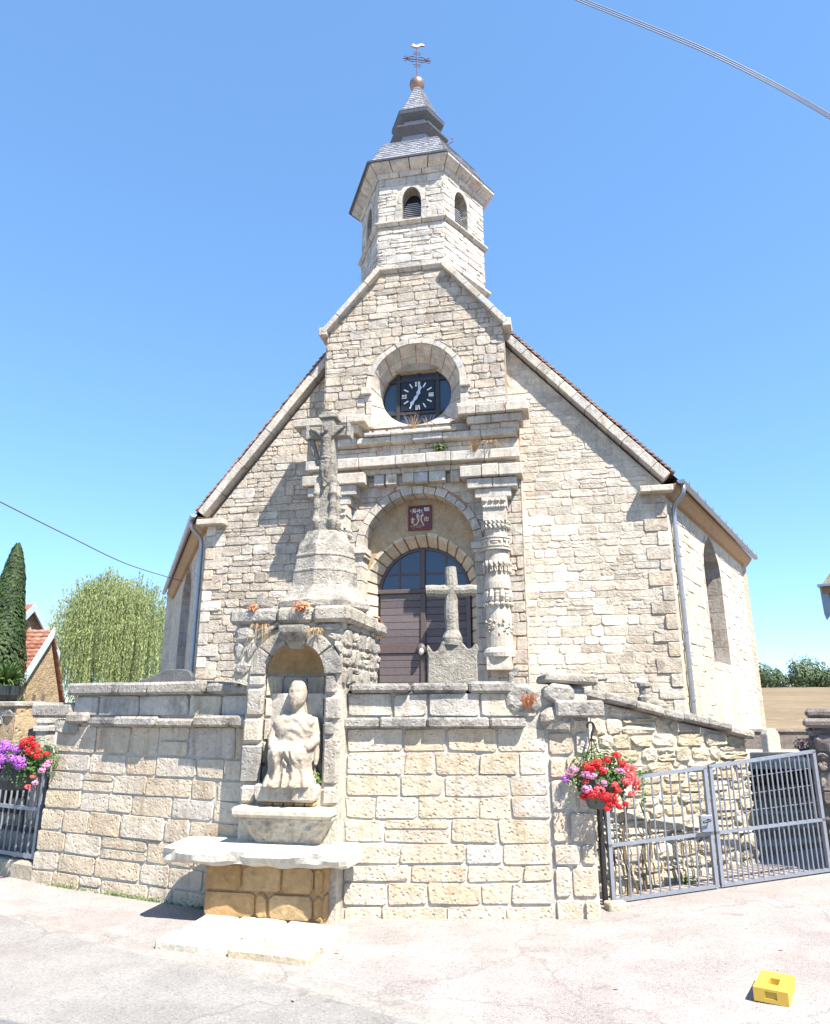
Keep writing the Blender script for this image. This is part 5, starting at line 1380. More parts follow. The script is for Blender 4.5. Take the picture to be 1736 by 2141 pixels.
# ------------------------------------------------------------------ crucifix on its pedestal
CR = Fr((SH.p(.07, 0, -.50).x, SH.p(.07, 0, -.50).y), (SH.e.x, SH.e.y))
cru = thing("crucifix", "tall grey stone crucifix on a flared eight-sided pedestal above the niche", "crucifix", tuple(CR.p(0, 2.6, 0)))
c0 = CR.O; a8 = pi / 8 + .21
def oct_(lv, nm, mat=M['weathered'], b=.0): 
    mb = MB(); mb.lathe(c0, [(r, z) for r, z in lv], 8, a8); return mb.build(nm, mat, cru, bevel=b)
oct_([(.44, 2.605), (.47, 2.63), (.475, 2.68), (.43, 2.72), (.38, 2.79), (.355, 2.84), (.3, 2.85)], "pedestal_foot")
oct_([(.345, 2.84), (.335, 2.98), (.34, 2.985), (.34, 3.0), (.325, 3.01), (.31, 3.135), (.318, 3.14), (.318, 3.155), (.305, 3.165), (.295, 3.25), (.27, 3.3)], "pedestal")
oct_([(.285, 3.24), (.25, 3.31), (.225, 3.37), (.21, 3.41), (.12, 3.42)], "pedestal_cap")
mb = MB()
mb.loft([[CR.p(s * w, z, d * w) for s, d in ((-1, -1), (1, -1), (1, 1), (-1, 1))] for w, z in ((.085, 3.38), (.08, 3.9), (.095, 3.94), (.095, 4.0), (.078, 4.02), (.07, 4.66))]); sf = mb.build("shaft", M['greystone'], cru, bevel=.008)
mb = MB(); mb.box(CR, -.10, .10, 4.66, 4.70, -.09, .09); mb.box(CR, -.085, .085, 4.70, 4.735, -.075, .075); mb.build("shaft_cap", M['greystone'], sf, bevel=.008)
mb = MB(); mb.box(CR, -.235, .235, 4.45, 4.575, -.06, .06); arm_o = mb.build("cross_arm", M['greystone'], cru, bevel=.01)
for sg in (-1, 1):
    mb = MB(); mb.box(CR, *sorted((sg * .205, sg * .245)), 4.435, 4.59, -.075, .075); mb.build("arm_end", M['greystone'], arm_o, bevel=.01)
for s, d in ((-.085, .07), (.085, .07), (.085, -.07), (-.085, -.07)):
    c = CR.p(s, 0, d); mb = MB()
    pr = [(.035, 3.40), (.036, 3.5), (.05, 3.52), (.052, 3.545), (.037, 3.565), (.034, 3.66), (.046, 3.675), (.036, 3.695), (.046, 3.71), (.034, 3.73), (.033, 3.80), (.046, 3.815), (.046, 3.83), (.034, 3.845), (.033, 3.93)]
    mb.lathe(c, pr, 10); mb.build("colonnette", M['greystone'], cru, smooth=True)
mb = MB(); mb.tube([CR.p(-.1, 4.16, .02), CR.p(-.2, 4.44, .0)], .035, 5); mb.build("arm_brace", M['greystone'], cru)
Q = lambda s, z, d: CR.p(s, z, .07 + d)
corpus = [(Q(.0, 4.545, .055), Q(.005, 4.50, .065), .034, .028), (Q(0, 4.49, .03), Q(0, 4.45, .02), .02, .024), (Q(0, 4.42, .02), Q(0, 4.30, .02), .052, .045), (Q(0, 4.30, .02), Q(.0, 4.20, .02), .045, .052),
          (Q(-.045, 4.44, .015), Q(-.11, 4.505, .01), .022, .018), (Q(-.11, 4.505, .01), Q(-.185, 4.55, .0), .017, .014), (Q(.045, 4.44, .015), Q(.115, 4.505, .01), .022, .018), (Q(.115, 4.505, .01), Q(.185, 4.555, .0), .017, .014),
          (Q(-.025, 4.19, .025), Q(-.02, 4.06, .045), .034, .027), (Q(.025, 4.19, .025), Q(.02, 4.06, .045), .034, .027), (Q(-.02, 4.06, .045), Q(-.008, 3.92, .02), .026, .018), (Q(.02, 4.06, .045), Q(.008, 3.92, .02), .026, .018), (Q(0, 3.92, .03), Q(0, 3.89, .045), .02, .018)]
co = sculpt(corpus, .0065, "corpus", M['greystone'], cru, lambda c, n_: .004 * noise.noise(c * 40) + (.004 * sin(c.z * 150) if 4.15 < c.z < 4.24 else 0))
co['label'] = "carved figure with raised arms on the cross"
# lichen-grown stones and dry tufts on the block
mb = MB(); mb.box(SH, -.60, -.40, 2.61, 2.66, -.6, -.1, .2); tag(mb.build("loose_slab", M['darkstone'], None, bevel=.012), "dark flat stone lying on the left of the niche block", "stone")
mb = MB(); mb.loft([[SH.p(-.50 + s * k, z, -.3 + d * k) for s, d in ((-.045, -.05), (.045, -.05), (.05, .05), (-.045, .05))] for z, k in ((2.655, 1), (2.74, .95), (2.80, .7))]); tag(mb.build("stone_stub", M['weathered'], None, bevel=.01), "small upright stone stub on the dark slab left of the crucifix pedestal", "stone")

# ------------------------------------------------------------------ small stone cross in the churchyard, graves
XC = Fr((.52, 10.0), (cos(radians(5)), -sin(radians(5))))
xc = thing("stone_cross", "rough log-shaped stone cross on a worn grey slab in front of the church door", "cross", tuple(XC.p(0, YARD, 0)))
sl_ = [(-.36, .9), (.36, .9), (.345, 2.42), (.37, 2.50), (.34, 2.58), (.27, 2.50), (.22, 2.49), (.13, 2.60), (-.13, 2.60), (-.2, 2.47), (-.26, 2.45), (-.34, 2.56), (-.36, 2.48), (-.335, 2.40)]
mb = MB(); mb.prism(XC, sl_, -.1, .1, .4); mb.build("slab", M['greystone'], xc, bevel=.015)
mb = MB(); rr = random.Random(2)
pts = []; rad = []
for k in range(12):
    z = 2.55 + (3.66 - 2.55) * k / 11; pts.append(XC.p(.008 * sin(k), z, 0)); rad.append((.14 if k < 2 else .105 - .02 * k / 11) + rr.uniform(-.006, .006))
mb.tube(pts, rad, 12); mb.build("cross_shaft", M['greystone'], xc)
mb = MB(); mb.tube([XC.p(-.36 + .72 * k / 8, 3.32 + .008 * sin(k * 2), 0) for k in range(9)], [.085 + rr.uniform(-.008, .006) for k in range(9)], 10); mb.build("cross_arm", M['greystone'], xc)
mb = MB(); a = at(290, 1423, 9.5); b = at(405, 1423, 9.5)
HF = Fr((a.x, a.y), (1, -.08)); w = (b - a).length
top = [(0, 1.98), (.02 * w, 2.06)] + [(w * (.02 + .6 * t), 2.06 + .135 * (3 * t * t - 2 * t ** 3)) for t in [i / 10 for i in range(1, 11)]] + [(w * .8, 2.195), (w * .93, 2.17), (w, 2.10)]
mb.prism(HF, [(0, .9), (w, .9)] + top[::-1], -.1, .0); tag(mb.build("headstone", M['granite'], None, bevel=.008), "dark granite headstone with a wave-shaped top behind the left wall", "gravestone")
def small(nm, mat, lab, cat, loops, bevel=.01):
    mb = MB(); mb.loft(loops); return tag(mb.build(nm, mat, None, bevel=bevel), lab, cat)
p = at(1072, 1405, 8.2)
hand = sculpt([(p + Vector((-.03, 0, -.32)), p + Vector((-.02, 0, -.03)), .05, .035)] + [(p + Vector((-.02 + .012 * k, 0, -.02)), p + Vector((.02 + .022 * k, -.01, .06 - .012 * k)), .014, .009) for k in range(4)] + [(p + Vector((.0, -.01, -.05)), p + Vector((.05, -.02, -.02)), .014, .009)], .008, "carved_fragment", M['weathered'], None)
tag(hand, "broken hand-shaped stone carving rising above the wall coping, right of the stone cross", "carving")
p = at(1243, 1418, 8.6)
mb = MB(); F0 = Fr((p.x, p.y), (1, 0)); mb.box(F0, -.03, .03, .95, p.z + .08, -.03, .03); o = mb.build("grave_cross", M['weathered'], None, bevel=.008)
mb = MB(); mb.tube([F0.p(-.02, p.z - .02, .0), F0.p(.14, p.z + .0, .02)], .028, 7); mb.build("cross_arm", M['weathered'], o); tag(o, "little broken grave cross just above the falling coping, left one", "cross")
p = at(1347, 1448, 9.0)
F0 = Fr((p.x, p.y), (1, 0)); mb = MB(); mb.lathe(p, [(.09, .95), (.09, p.z - .05), (.06, p.z - .02), (.065, p.z + .06), (.085, p.z + .08), (.085, p.z + .12), (.05, p.z + .13)], 8); tag(mb.build("grave_pillar", M['weathered'], None), "short carved grave pillar behind the falling coping", "gravestone")
p = at(1378, 1465, 9.2); mb = MB(); mb.ball(p + Vector((0, 0, -.06)), .10, 9, 6, .8); mb.lathe(p, [(.06, .9), (.05, p.z - .1)], 8); tag(mb.build("grave_urn", M['weathered'], None), "round stone urn beside the short grave pillar", "urn")
p = at(1622, 1575, 13.5); F0 = Fr((p.x, p.y), (1, .35))
mb = MB(); z0 = yard_z(0, 13.5) - .1; zt = at(1620, 1523, 13.5).z; mb.prism(F0, [(-.15, z0), (.15, z0), (.15, zt - .1), (.08, zt), (-.08, zt), (-.15, zt - .1)], -.16, .0, .8); mb.box(F0, -.2, .2, z0, z0 + .15, -.21, .06); tag(mb.build("headstone", M['dressed'], None, bevel=.012), "pale narrow headstone beside the church's far corner, seen over the gate", "gravestone")
a, b = at(1612, 1592, 12.0), at(1700, 1578, 12.2)
F0 = Fr((a.x, a.y), ((b - a).x, (b - a).y)); w = (b - a).length
mb = MB(); mb.box(F0, 0, w + .3, .5, at(1650, 1576, 12).z, -.5, 0, .9); tag(mb.build("tomb_slab", M['white_stone'], None, bevel=.015), "white tomb slab seen over the top rail of the right gate", "tomb")
cw_ = thing("cemetery_wall", "dark low wall in front of the stubble field", "wall", (13, 24, -.5))
F0 = Fr((9.5, 24.0), (1, .03)); mb = MB(); mb.box(F0, 0, 9, -1, .96, -.3, 0, .2); mb.build("wall_core", M['darkstone'], cw_); mb = MB(); mb.box(F0, -.1, 9.1, .965, 1.04, -.36, .06, .9); mb.build("coping", M['darkstone'], cw_)
# ------------------------------------------------------------------ right gate: two leaves, steps and pillar behind
rng = random.Random(51)
GF = Fr((1.74, 7.0), (cos(radians(15)), sin(radians(15))))
gbot = lambda t: .035 + .055 * t
gtop = lambda t: 1.03 + .10 * t
gmid = lambda t: .49 + .055 * t
def rail(fr, t0, t1, zf, h, d0, d1, mat, parent, nm='rail'):
    mb = MB(); n = 6
    mb.loft([[fr.p(t, zf(t) - h / 2, d0), fr.p(t, zf(t) - h / 2, d1), fr.p(t, zf(t) + h / 2, d1), fr.p(t, zf(t) + h / 2, d0)] for t in [t0 + (t1 - t0) * i / n for i in range(n + 1)]])
    return mb.build(nm, mat, parent)
def leaf_gate(fr, t0, t1, nb, label, mat, group, pair=0.0, stile=True, lean=True):
    g = thing("gate", label, "gate", tuple(fr.p((t0 + t1) / 2, gbot(t0), 0)), group)
    rail(fr, t0, t1, gbot, .028, -.016, .016, mat, g); rail(fr, t0, t1, gmid, .026, -.018, .018, mat, g); rail(fr, t0, t1, gtop, .030, -.018, .018, mat, g)
    for t in (t0 + .018, t1 - .018):
        mb = MB(); w = .018; mb.prism(fr, [(t - w, gbot(t)), (t + w, gbot(t)), (t + w, gtop(t)), (t - w, gtop(t))], -.018, .018); mb.build("stile", mat, g)
    for i in range(1, nb):
        for o in ((0,) if not pair else (-pair / 2, pair / 2)):
            t = t0 + (t1 - t0) * i / nb + o
            mb = MB(); mb.tube([fr.p(t, gbot(t), o * .6), fr.p(t + rng.uniform(-.004, .004), gmid(t), o * .6), fr.p(t, gtop(t), o * .6)], .0082, 6); mb.build("bar", mat, g)
    return g
gA = leaf_gate(GF, .02, 1.14, 11, "grey iron gate leaf with single bars, hinged to the black post by the flower basket", M['iron_grey'], "leaves of the right gate")
gB = leaf_gate(GF, 1.17, 2.45, 11, "grey iron gate leaf with doubled bars and wire mesh, next to the dark pillar", M['iron_grey'], "leaves of the right gate", pair=.036)
mb = MB(); mb.box(GF, .985, 1.12, gmid(1.1) + .02, gmid(1.1) + .17, .02, .06); lk = mb.build("lock_case", M['iron_grey'], gA, bevel=.006)
mb = MB(); mb.tube([GF.p(1.06, .68, .06), GF.p(1.06, .68, .10), GF.p(.98, .665, .10)], .011, 6); mb.build("handle", M['iron_black'], lk)
mb = MB()
for i in (1.5, 3, 4.5):
    z = lambda t: gmid(t) + (gtop(t) - gmid(t)) * i / 6
    mb.tube([GF.p(t, z(t), -.03) for t in [1.18 + 1.26 * k / 6 for k in range(7)]], .0025, 4)
for i in range(0, 2):
    t = 2.33 + .045 * i; mb.tube([GF.p(t, gmid(t), -.03), GF.p(t, gtop(t), -.03)], .0035, 4)
stuff(mb.build("wire_mesh", M['iron_grey'], gB))
mb = MB(); mb.box(GF, -.060, -.018, .0, .90, -.02, .02); gp = mb.build("gate_post", M['iron_black'], None, bevel=.004); tag(gp, "black iron gate post under the right flower basket", "post")
mb = MB(); mb.tube([GF.p(-.035, .93, .0), GF.p(.02, .80, -.05), GF.p(.12, .45, -.10), GF.p(.14, .30, -.10)], .012, 5); tag(mb.build("iron_stay", M['rust'], None), "thin leaning iron stay behind the right gate's black post", "bar")
mb = MB(); mb.box(Fr((1.69, 6.82), (cos(.15), sin(.15))), -.02, .17, -.02, .07, -.08, .06, .7); tag(mb.build("stop_stone", M['step'], None, bevel=.012), "small squared stone at the foot of the black gate post", "stone")
# threshold and kerb
kerb = thing("kerb", "bleached stone kerb under the right-hand gate leaf", "kerb", tuple(GF.p(1.9, 0, .2)))
for a, b, z in ((.95, 1.5, 0), (1.52, 2.06, .03), (2.08, 2.75, .06), (2.77, 3.5, .09)):
    mb = MB(); t = (a + b) / 2; zz_ = gbot(t) - .025
    mb.loft([[GF.p(s, -.1, -.12), GF.p(s, -.1, .17), GF.p(s, zz_ - .045 + (s - t) * .055, .165), GF.p(s, zz_ - .015 + (s - t) * .055, .13), GF.p(s, zz_ + (s - t) * .055, -.12)] for s in (a + .006, b - .006)], tone=rng.random()); mb.build("kerb_stone", M['white_stone'], kerb, center=True, bevel=.012)
# steps behind
stp = thing("stone_steps", "worn stone steps up to the churchyard behind the right gate", "steps", (4, 9, 0))
SF = Fr((3.50, 8.45), (cos(radians(16)), sin(radians(16))))
NSTEP = 7
for i in range(NSTEP):
    z0 = .10 + (YARD - .10) * i / NSTEP; z1 = .10 + (YARD - .10) * (i + 1) / NSTEP; d = -.27 * i; s = .14 * i
    cuts = [s, s + rng.uniform(.5, .9), s + rng.uniform(1.3, 1.7), 3.6]
    for a, b in zip(cuts, cuts[1:]):
        mb = MB(); j = rng.uniform(-.02, .02)
        mb.box(SF, a + .005, b - .005, z0 - .12, z1 + rng.uniform(-.008, .008), d - .62, d + j, rng.random()); mb.build("step_stone", M['step'], stp, center=True, bevel=.016)
# pillar of dark stones at the right edge
pil = thing("gate_pillar", "dark rough stone gate pillar with a broad cap at the right edge", "pillar", (4.5, 7.9, 0))
PF = Fr((4.10, 7.66), (.86, -.5))
mb = MB(); mb.box(PF, .03, .80, 0, 1.52, -.75, -.03); pc = mb.build("pillar_core", M['darkstone'], pil)
pp_ = Pool(); PS = Fr((PF.p(.03, 0, -.75).x, PF.p(.03, 0, -.75).y), (PF.n.x, PF.n.y))
pp_.lay(PF, masonry([(.03, 0), (.80, 0), (.80, 1.50), (.03, 1.50)], [], (.10, .2), (.2, .45), rng, .016), -.03, .05, M['darkstone'], pc, rng, rough=.6, bev=.025, cham=.04)
pp_.lay(PS, masonry([(0, 0), (.72, 0), (.72, 1.50), (0, 1.50)], [], (.10, .2), (.2, .45), rng, .016), 0, .05, M['darkstone'], pc, rng, rough=.6, bev=.025, cham=.04)
pp_.flush(100, pil)
mb = MB(); mb.box(PF, -.05, .88, 1.505, 1.60, -.82, .05, .8); mb.build("pillar_cap", M['darkstone'], pil, bevel=.03)
mb = MB(); mb.box(PF, -.02, .85, 1.60, 1.70, -.8, .0, .6); mb.build("pillar_cap", M['darkstone'], pil, bevel=.035)
# ------------------------------------------------------------------ left gate, its steps, pillar and box
LFr = Fr((-3.99, 8.08), (.87, -.49))
g0 = thing("gate", "dark grey iron gate left of the wall, under the purple flower basket", "gate", tuple(LFr.p(-.7, .17, 0)))
LZ0, LZM, LZ1 = .20, .66, 1.06
for z, h in ((LZ0, .04), (LZM, .035), (LZ1, .04)):
    mb = MB(); mb.box(LFr, -1.45, .0, z - h / 2, z + h / 2, -.02, .02); mb.build("rail", M['iron_grey'], g0)
mb = MB(); mb.box(LFr, -.03, .012, LZ0 - .02, LZ1 + .06, -.022, .022); mb.build("stile", M['iron_grey'], g0)
for i in range(1, 14):
    s = -.03 - i * .105; mb = MB(); mb.tube([LFr.p(s, LZ0, 0), LFr.p(s, LZ1, 0)], .011, 6); mb.build("bar", M['iron_grey'], g0)
mb = MB(); mb.box(LFr, -1.6, .18, -.05, .155, -.35, .10, .3); tag(mb.build("threshold_stone", M['step'], None, bevel=.02), "brownish threshold stone under the left gate", "stone")
st2 = thing("stone_steps", "sunlit stone steps behind the left gate", "steps", (-5, 9, .1))
for i in range(6):
    z1 = .15 + .81 * (i + 1) / 6; d = -.5 - .26 * i
    for a, b in ((-2.2, -1.0), (-.99, .15)):
        mb = MB(); mb.box(LFr, a, b, z1 - .3, z1, d - .6, d + rng.uniform(-.015, .015), rng.random()); mb.build("step_stone", M['step'], st2, center=True, bevel=.015)
p = at(92, 1540, 8.6)
mb = MB(); F0 = Fr((p.x, p.y), (1, -.2)); mb.box(F0, -.075, .075, .5, 1.62, -.1, .05, .8); mb.box(F0, -.10, .10, 1.44, 1.50, -.12, .075, .8); mb.box(F0, -.09, .09, 1.53, 1.60, -.115, .065, .8); tag(mb.build("stone_post", M['dressed'], None, bevel=.008), "pale moulded stone post behind the left flower basket", "post")
p = at(74, 1530, 8.9); F0 = Fr((p.x, p.y), (1, -.2))
mb = MB(); mb.box(F0, -.06, .06, 1.16, 1.44, -.06, .05); mb.prism(F0, [(-.06, 1.44)] + arc(0, 1.44, .06, .03, pi, 0, 6) , -.06, .05); mb.box(F0, -.02, .02, .3, 1.16, -.03, 0); tag(mb.build("letter_box", M['iron_black'], None, bevel=.006), "narrow black box on a stand beside the pale post at the left gate", "box")

# ------------------------------------------------------------------ hanging baskets
def petals(mb, c, r, n, size, rr, flat=.7):
    for k in range(n):
        d = Vector((rr.gauss(0, 1), rr.gauss(0, 1), rr.gauss(0, 1))).normalized()
        q = Vector(c) + Vector((d.x * r, d.y * r, d.z * r * flat)) * rr.uniform(.65, 1.05)
        mb.leaf(q, d + Vector((0, -.3, .2)), size * rr.uniform(.7, 1.25), rr.random(), .8, rng=rr)
def basket(c, label, spec, pot_r, leafs, seed, pot_mat, half=(.34, .27), pot_dx=0.0):
    rr = random.Random(seed); c = Vector(c)
    b = thing("flower_basket", label, "flower basket", tuple(c), "geranium baskets on the gate posts")
    pc_ = c + Vector((pot_dx, 0, 0))
    mb = MB(); mb.lathe(pc_, [(pot_r * .6, c.z - .26), (pot_r * .8, c.z - .245), (pot_r * .98, c.z - .16), (pot_r, c.z - .04), (pot_r * 1.06, c.z - .02), (pot_r * 1.06, c.z + .0), (pot_r * .9, c.z)], 20); mb.build("pot", pot_mat, b, smooth=False)
    mb = MB()
    for k in range(leafs):
        d = Vector((rr.gauss(0, 1), rr.gauss(0, 1), rr.gauss(0, 1))).normalized(); q = c + Vector((d.x * half[0] * .92, d.y * .26, d.z * half[1] * .85 + .05)) * rr.uniform(.5, 1.0)
        if q.z < c.z - .12 and abs(q.x - pc_.x) < pot_r * .9: continue
        mb.leaf(q, d + Vector((0, -.2, .5)), rr.uniform(.022, .045), rr.random(), .8, rng=rr)
    for k in range(26):
        x = rr.uniform(-1, 1) * half[0]; y = -rr.uniform(.05, .22); n_ = rr.randint(4, 10)
        for j in range(n_): mb.leaf(c + Vector((x + rr.uniform(-.02, .02), y, .05 - j * .028)), (rr.uniform(-1, 1), -1, .4), rr.uniform(.018, .034), rr.random(), .8, rng=rr)
    mb.build("foliage", M['ger_leaf'], b)
    for dx, dz, r, mname in spec:
        mb = MB(); dy = -sqrt(max(.02, 1 - (dx / .36) ** 2)) * .22 + rr.uniform(-.03, .03)
        petals(mb, c + Vector((dx, dy, dz)), r, int(190 * (r / .06) ** 1.5), .018, rr)
        mb.build("blossom", M[mname], b)
    return b
cR = at(1256, 1615, 6.62)
def rel(pts, cx, cy, Y, C):
    o = []
    for x, y, r, m_ in pts:
        q = at(x, y, Y); o.append((q.x - C.x, q.z - C.z, r, m_))
    return o
specR = [(1222, 1592, .062, 'red_petal'), (1243, 1586, .06, 'red_petal'), (1232, 1600, .05, 'red_petal'), (1262, 1578, .045, 'red_petal'), (1278, 1568, .042, 'red_petal'), (1290, 1585, .04, 'red_petal'), (1251, 1601, .04, 'red_petal'),
         (1300, 1592, .055, 'coral_petal'), (1286, 1600, .045, 'pink_petal'), (1315, 1596, .045, 'coral_petal'), (1308, 1610, .055, 'coral_petal'), (1318, 1622, .05, 'coral_petal'), (1299, 1623, .05, 'coral_petal'), (1325, 1636, .042, 'coral_petal'), (1313, 1648, .034, 'coral_petal'),
         (1190, 1608, .05, 'pink_petal'), (1182, 1620, .045, 'purple_petal'), (1196, 1598, .04, 'pink_petal'), (1217, 1607, .05, 'pink_petal'), (1228, 1610, .042, 'pink_petal'), (1254, 1597, .035, 'pink_petal'), (1250, 1625, .052, 'pink_petal'), (1219, 1637, .05, 'pink_petal'), (1217, 1622, .032, 'coral_petal'),
         (1229, 1648, .055, 'red_petal'), (1243, 1640, .055, 'coral_petal'), (1215, 1654, .045, 'red_petal'), (1253, 1652, .055, 'red_petal'), (1268, 1655, .055, 'red_petal'), (1280, 1640, .04, 'red_petal'), (1276, 1628, .036, 'coral_petal'), (1264, 1668, .042, 'red_petal'), (1276, 1664, .036, 'red_petal'), (1283, 1672, .032, 'red_petal'), (1298, 1668, .03, 'red_petal'), (1258, 1677, .028, 'red_petal')]
bR = basket(cR - Vector((0, 0, .03)), "hanging basket of red, coral and lilac geraniums on the black gate post", rel(specR, 0, 0, 6.55, cR), .15, 1500, 7, M['pot_grey'], pot_dx=-.03)
mb = MB(); hk = at(1235, 1518, 6.5)
ringp = [hk + Vector((.030 * cos(a), 0, .035 * sin(a))) for a in [(-.7 + 4.2 * k / 10) for k in range(11)]]
mb.tube([at(1236, 1498, 6.5), hk + Vector((.0, 0, .037))], .004, 4)
mb.tube([hk + Vector((.0, 0, -.09)), hk + Vector((.012, 0, -.045))] + ringp, .010, 6)
for x, y in ((1222, 1600), (1238, 1606), (1262, 1596)): mb.tube([hk + Vector((.0, 0, -.085)), at(x, y, 6.5)], .004, 4)
mb.build("hanger", M['iron_black'], bR)
cL = at(52, 1585, 7.75)
rr = random.Random(12); specL = []
for k in range(30):
    x = rr.uniform(-38, 62); y = rr.uniform(1543, 1600) - (0 if x < 30 else -8); specL.append((x, y, rr.uniform(.05, .075), 'purple_petal'))
specL += [(72, 1540, .055, 'red_petal'), (82, 1534, .04, 'red_petal'), (88, 1550, .05, 'red_petal'), (75, 1556, .045, 'red_petal'), (66, 1548, .04, 'red_petal'), (91, 1570, .048, 'red_petal'), (78, 1562, .04, 'red_petal'), (107, 1566, .036, 'red_petal'), (94, 1560, .036, 'red_petal'), (84, 1543, .036, 'red_petal'),
          (104, 1590, .045, 'pink_petal'), (97, 1600, .04, 'pink_petal'), (108, 1582, .034, 'pink_petal'), (86, 1625, .032, 'pink_petal'), (73, 1633, .032, 'coral_petal'), (80, 1612, .028, 'coral_petal'), (2, 1604, .05, 'purple_petal'), (-10, 1610, .05, 'purple_petal'), (8, 1612, .03, 'pink_petal')]
bL = basket(cL - Vector((0, 0, .04)), "basket of purple lobelia and red geraniums at the left edge, on the left gate", rel(specL, 0, 0, 7.68, cL), .19, 1300, 8, M['pot'], half=(.4, .27), pot_dx=-.06)
mb = MB(); mb.tube([cL + Vector((-.06, 0, -.30)), LFr.p(-.3, LZ1 + .0, 0)], .014, 6); mb.tube([cL + Vector((-.16, 0, -.30)), cL + Vector((.06, 0, -.30))], .012, 5); mb.build("bracket", M['iron_black'], bL)

# ------------------------------------------------------------------ yellow box on the forecourt
yb = thing("yellow_box", "yellow plastic block with a square hole in its top, lying on the pale tarmac", "box", tuple(gnd(1612, 2085)))
q0, q1, q2 = gnd(1577, 2092, gz(2.1, 4.9)), gnd(1651, 2107, gz(2.1, 4.9)), gnd(1577, 2092, gz(2.1, 4.9))
e_ = (q1 - q0); wid = e_.length; YF = Fr((q0.x, q0.y), (e_.x, e_.y)); zb0 = q0.z + .004; hgt = .072; dep = .33
hs, hd = (wid * .36, wid * .66), (-dep * .64, -dep * .30)
def yb_ring(z): return [YF.p(s, z, d) for s, d in ((0, 0), (wid, 0), (wid, -dep), (0, -dep))]
def hole_ring(z): return [YF.p(s, z, d) for s, d in ((hs[0], hd[1]), (hs[1], hd[1]), (hs[1], hd[0]), (hs[0], hd[0]))]
mb = MB(); o_ = yb_ring(zb0) + yb_ring(zb0 + hgt) + hole_ring(zb0 + hgt) + hole_ring(zb0 + hgt - .055)
fs = [(3, 2, 1, 0)]
for i in range(4):
    j = (i + 1) % 4; fs += [(i + 4, j + 4, j + 8, i + 8), (i + 8, j + 8, j + 12, i + 12)]
    if i: fs += [(i, j, j + 4, i + 4)]
fs += [(12, 13, 14, 15)]
# front face with a shallow slot
f_ = [YF.p(s, zb0 + z, 0) for s, z in ((wid * .34, hgt * .3), (wid * .68, hgt * .3), (wid * .68, hgt * .82), (wid * .34, hgt * .82))]; fi = [p_ + YF.n * -.010 for p_ in f_]
b_ = len(o_); o_ += f_ + fi
fs += [(0, 1, b_ + 1, b_), (1, 5, b_ + 2, b_ + 1), (5, 4, b_ + 3, b_ + 2), (4, 0, b_, b_ + 3)] + [(b_ + i, b_ + (i + 1) % 4, b_ + 4 + (i + 1) % 4, b_ + 4 + i) for i in range(4)] + [(b_ + 4, b_ + 5, b_ + 6, b_ + 7)]
mb.add(o_, fs); mb.build("body", M['yellow'], yb)

# ------------------------------------------------------------------ wild plants on the masonry
def tuft(nm, c, n, h, spread, mat, label, seed, w=.012, cat="plant", droop=.3, dirv=(0, -.5, 1)):
    rr = random.Random(seed); mb = MB(); c = Vector(c)
    for k in range(n):
        a = rr.uniform(0, 2 * pi); L_ = h * rr.uniform(.5, 1.1); b = c + Vector((cos(a), sin(a), 0)) * spread * rr.uniform(0, .35)
        t = Vector(dirv) * L_ + Vector((cos(a), sin(a) * .6, 0)) * spread * rr.uniform(.3, 1); m_ = b + t * .55 + Vector((0, 0, .1 * h)); e = b + t - Vector((0, 0, droop * L_ * rr.random()))
        s = Vector((1, .2, 0)) * w * .5; tn = rr.random()
        mb.add([b - s, b + s, m_ + s * .8, m_ - s * .8, e], [(0, 1, 2, 3), (3, 2, 4)], tn)
    return tag(mb.build(nm, mat, None), label, cat)
def bush(nm, c, r, n, size, mat, label, seed, flat=.8, cat="plant"):
    rr = random.Random(seed); mb = MB(); c = Vector(c)
    for k in range(n):
        d = Vector((rr.gauss(0, 1), rr.gauss(0, 1), rr.gauss(0, 1))).normalized() * rr.uniform(.2, 1) * r; d.z *= flat
        mb.leaf(c + d, d + Vector((0, -.5, .6)) * r, size * rr.uniform(.6, 1.3), rr.random(), .7, rng=rr)
    return tag(mb.build(nm, mat, None), label, cat)
def fp(x, y, d): s, z = FA.hit(x, y, d); return FA.p(s, z, d)
tuft("dry_grass", fp(862, 893, .75), 22, .42, .36, M['dryplant'], "dry brown grass growing on the sill under the clock", 1, .013, droop=.15)
tuft("dry_grass", fp(897, 890, .75), 10, .34, .22, M['dryplant'], "small dry grass right of the tuft under the clock", 2, .012, droop=.2)
bush("green_weed", fp(920, 936, .70), .26, 240, .07, M['weed'], "green weed growing from the frieze below the clock", 3, .6)
tuft("dry_weed", fp(991, 945, 1.0), 34, .42, .2, M['dryplant'], "grey dead weed standing on the white ledge", 4, .016)
bush("moss_clump", fp(947, 880, .95), .12, 120, .05, M['dryplant'], "yellowish moss cushion at the right end of the clock sill", 5, .7)
tuft("dry_weed", fp(1028, 925, .98), 26, .3, .38, M['dryplant'], "straggling brown roots under the right cornice", 6, .016, droop=1.0, dirv=(0, -.3, -.2))
tuft("red_plant", fp(1056, 860, 1.1), 30, .3, .15, M['orange_plant'], "rusty orange plant on the right top cornice", 7, .014)
bush("sedum", SH.p(.06, 2.60, .08), .10, 260, .022, M['orange_plant'], "orange sedum cushion on the edge of the niche block, under the pedestal", 8, .5)
bush("sedum", SH.p(-.42, 2.60, .06), .06, 140, .02, M['orange_plant'], "small orange sedum at the left corner of the niche block", 9, .7)
tuft("dry_grass", SH.p(.20, 2.38, .05), 40, .12, .08, M['dryplant'], "rusty dry grass right of the bracket over the niche", 10, .007, droop=1.2, dirv=(0, -.4, .1))
tuft("dry_grass", SH.p(-.34, 2.42, .05), 36, .22, .12, M['dryplant'], "pale dry grass hanging left of the bracket over the niche", 11, .004, droop=1.6, dirv=(0, -.4, .0))
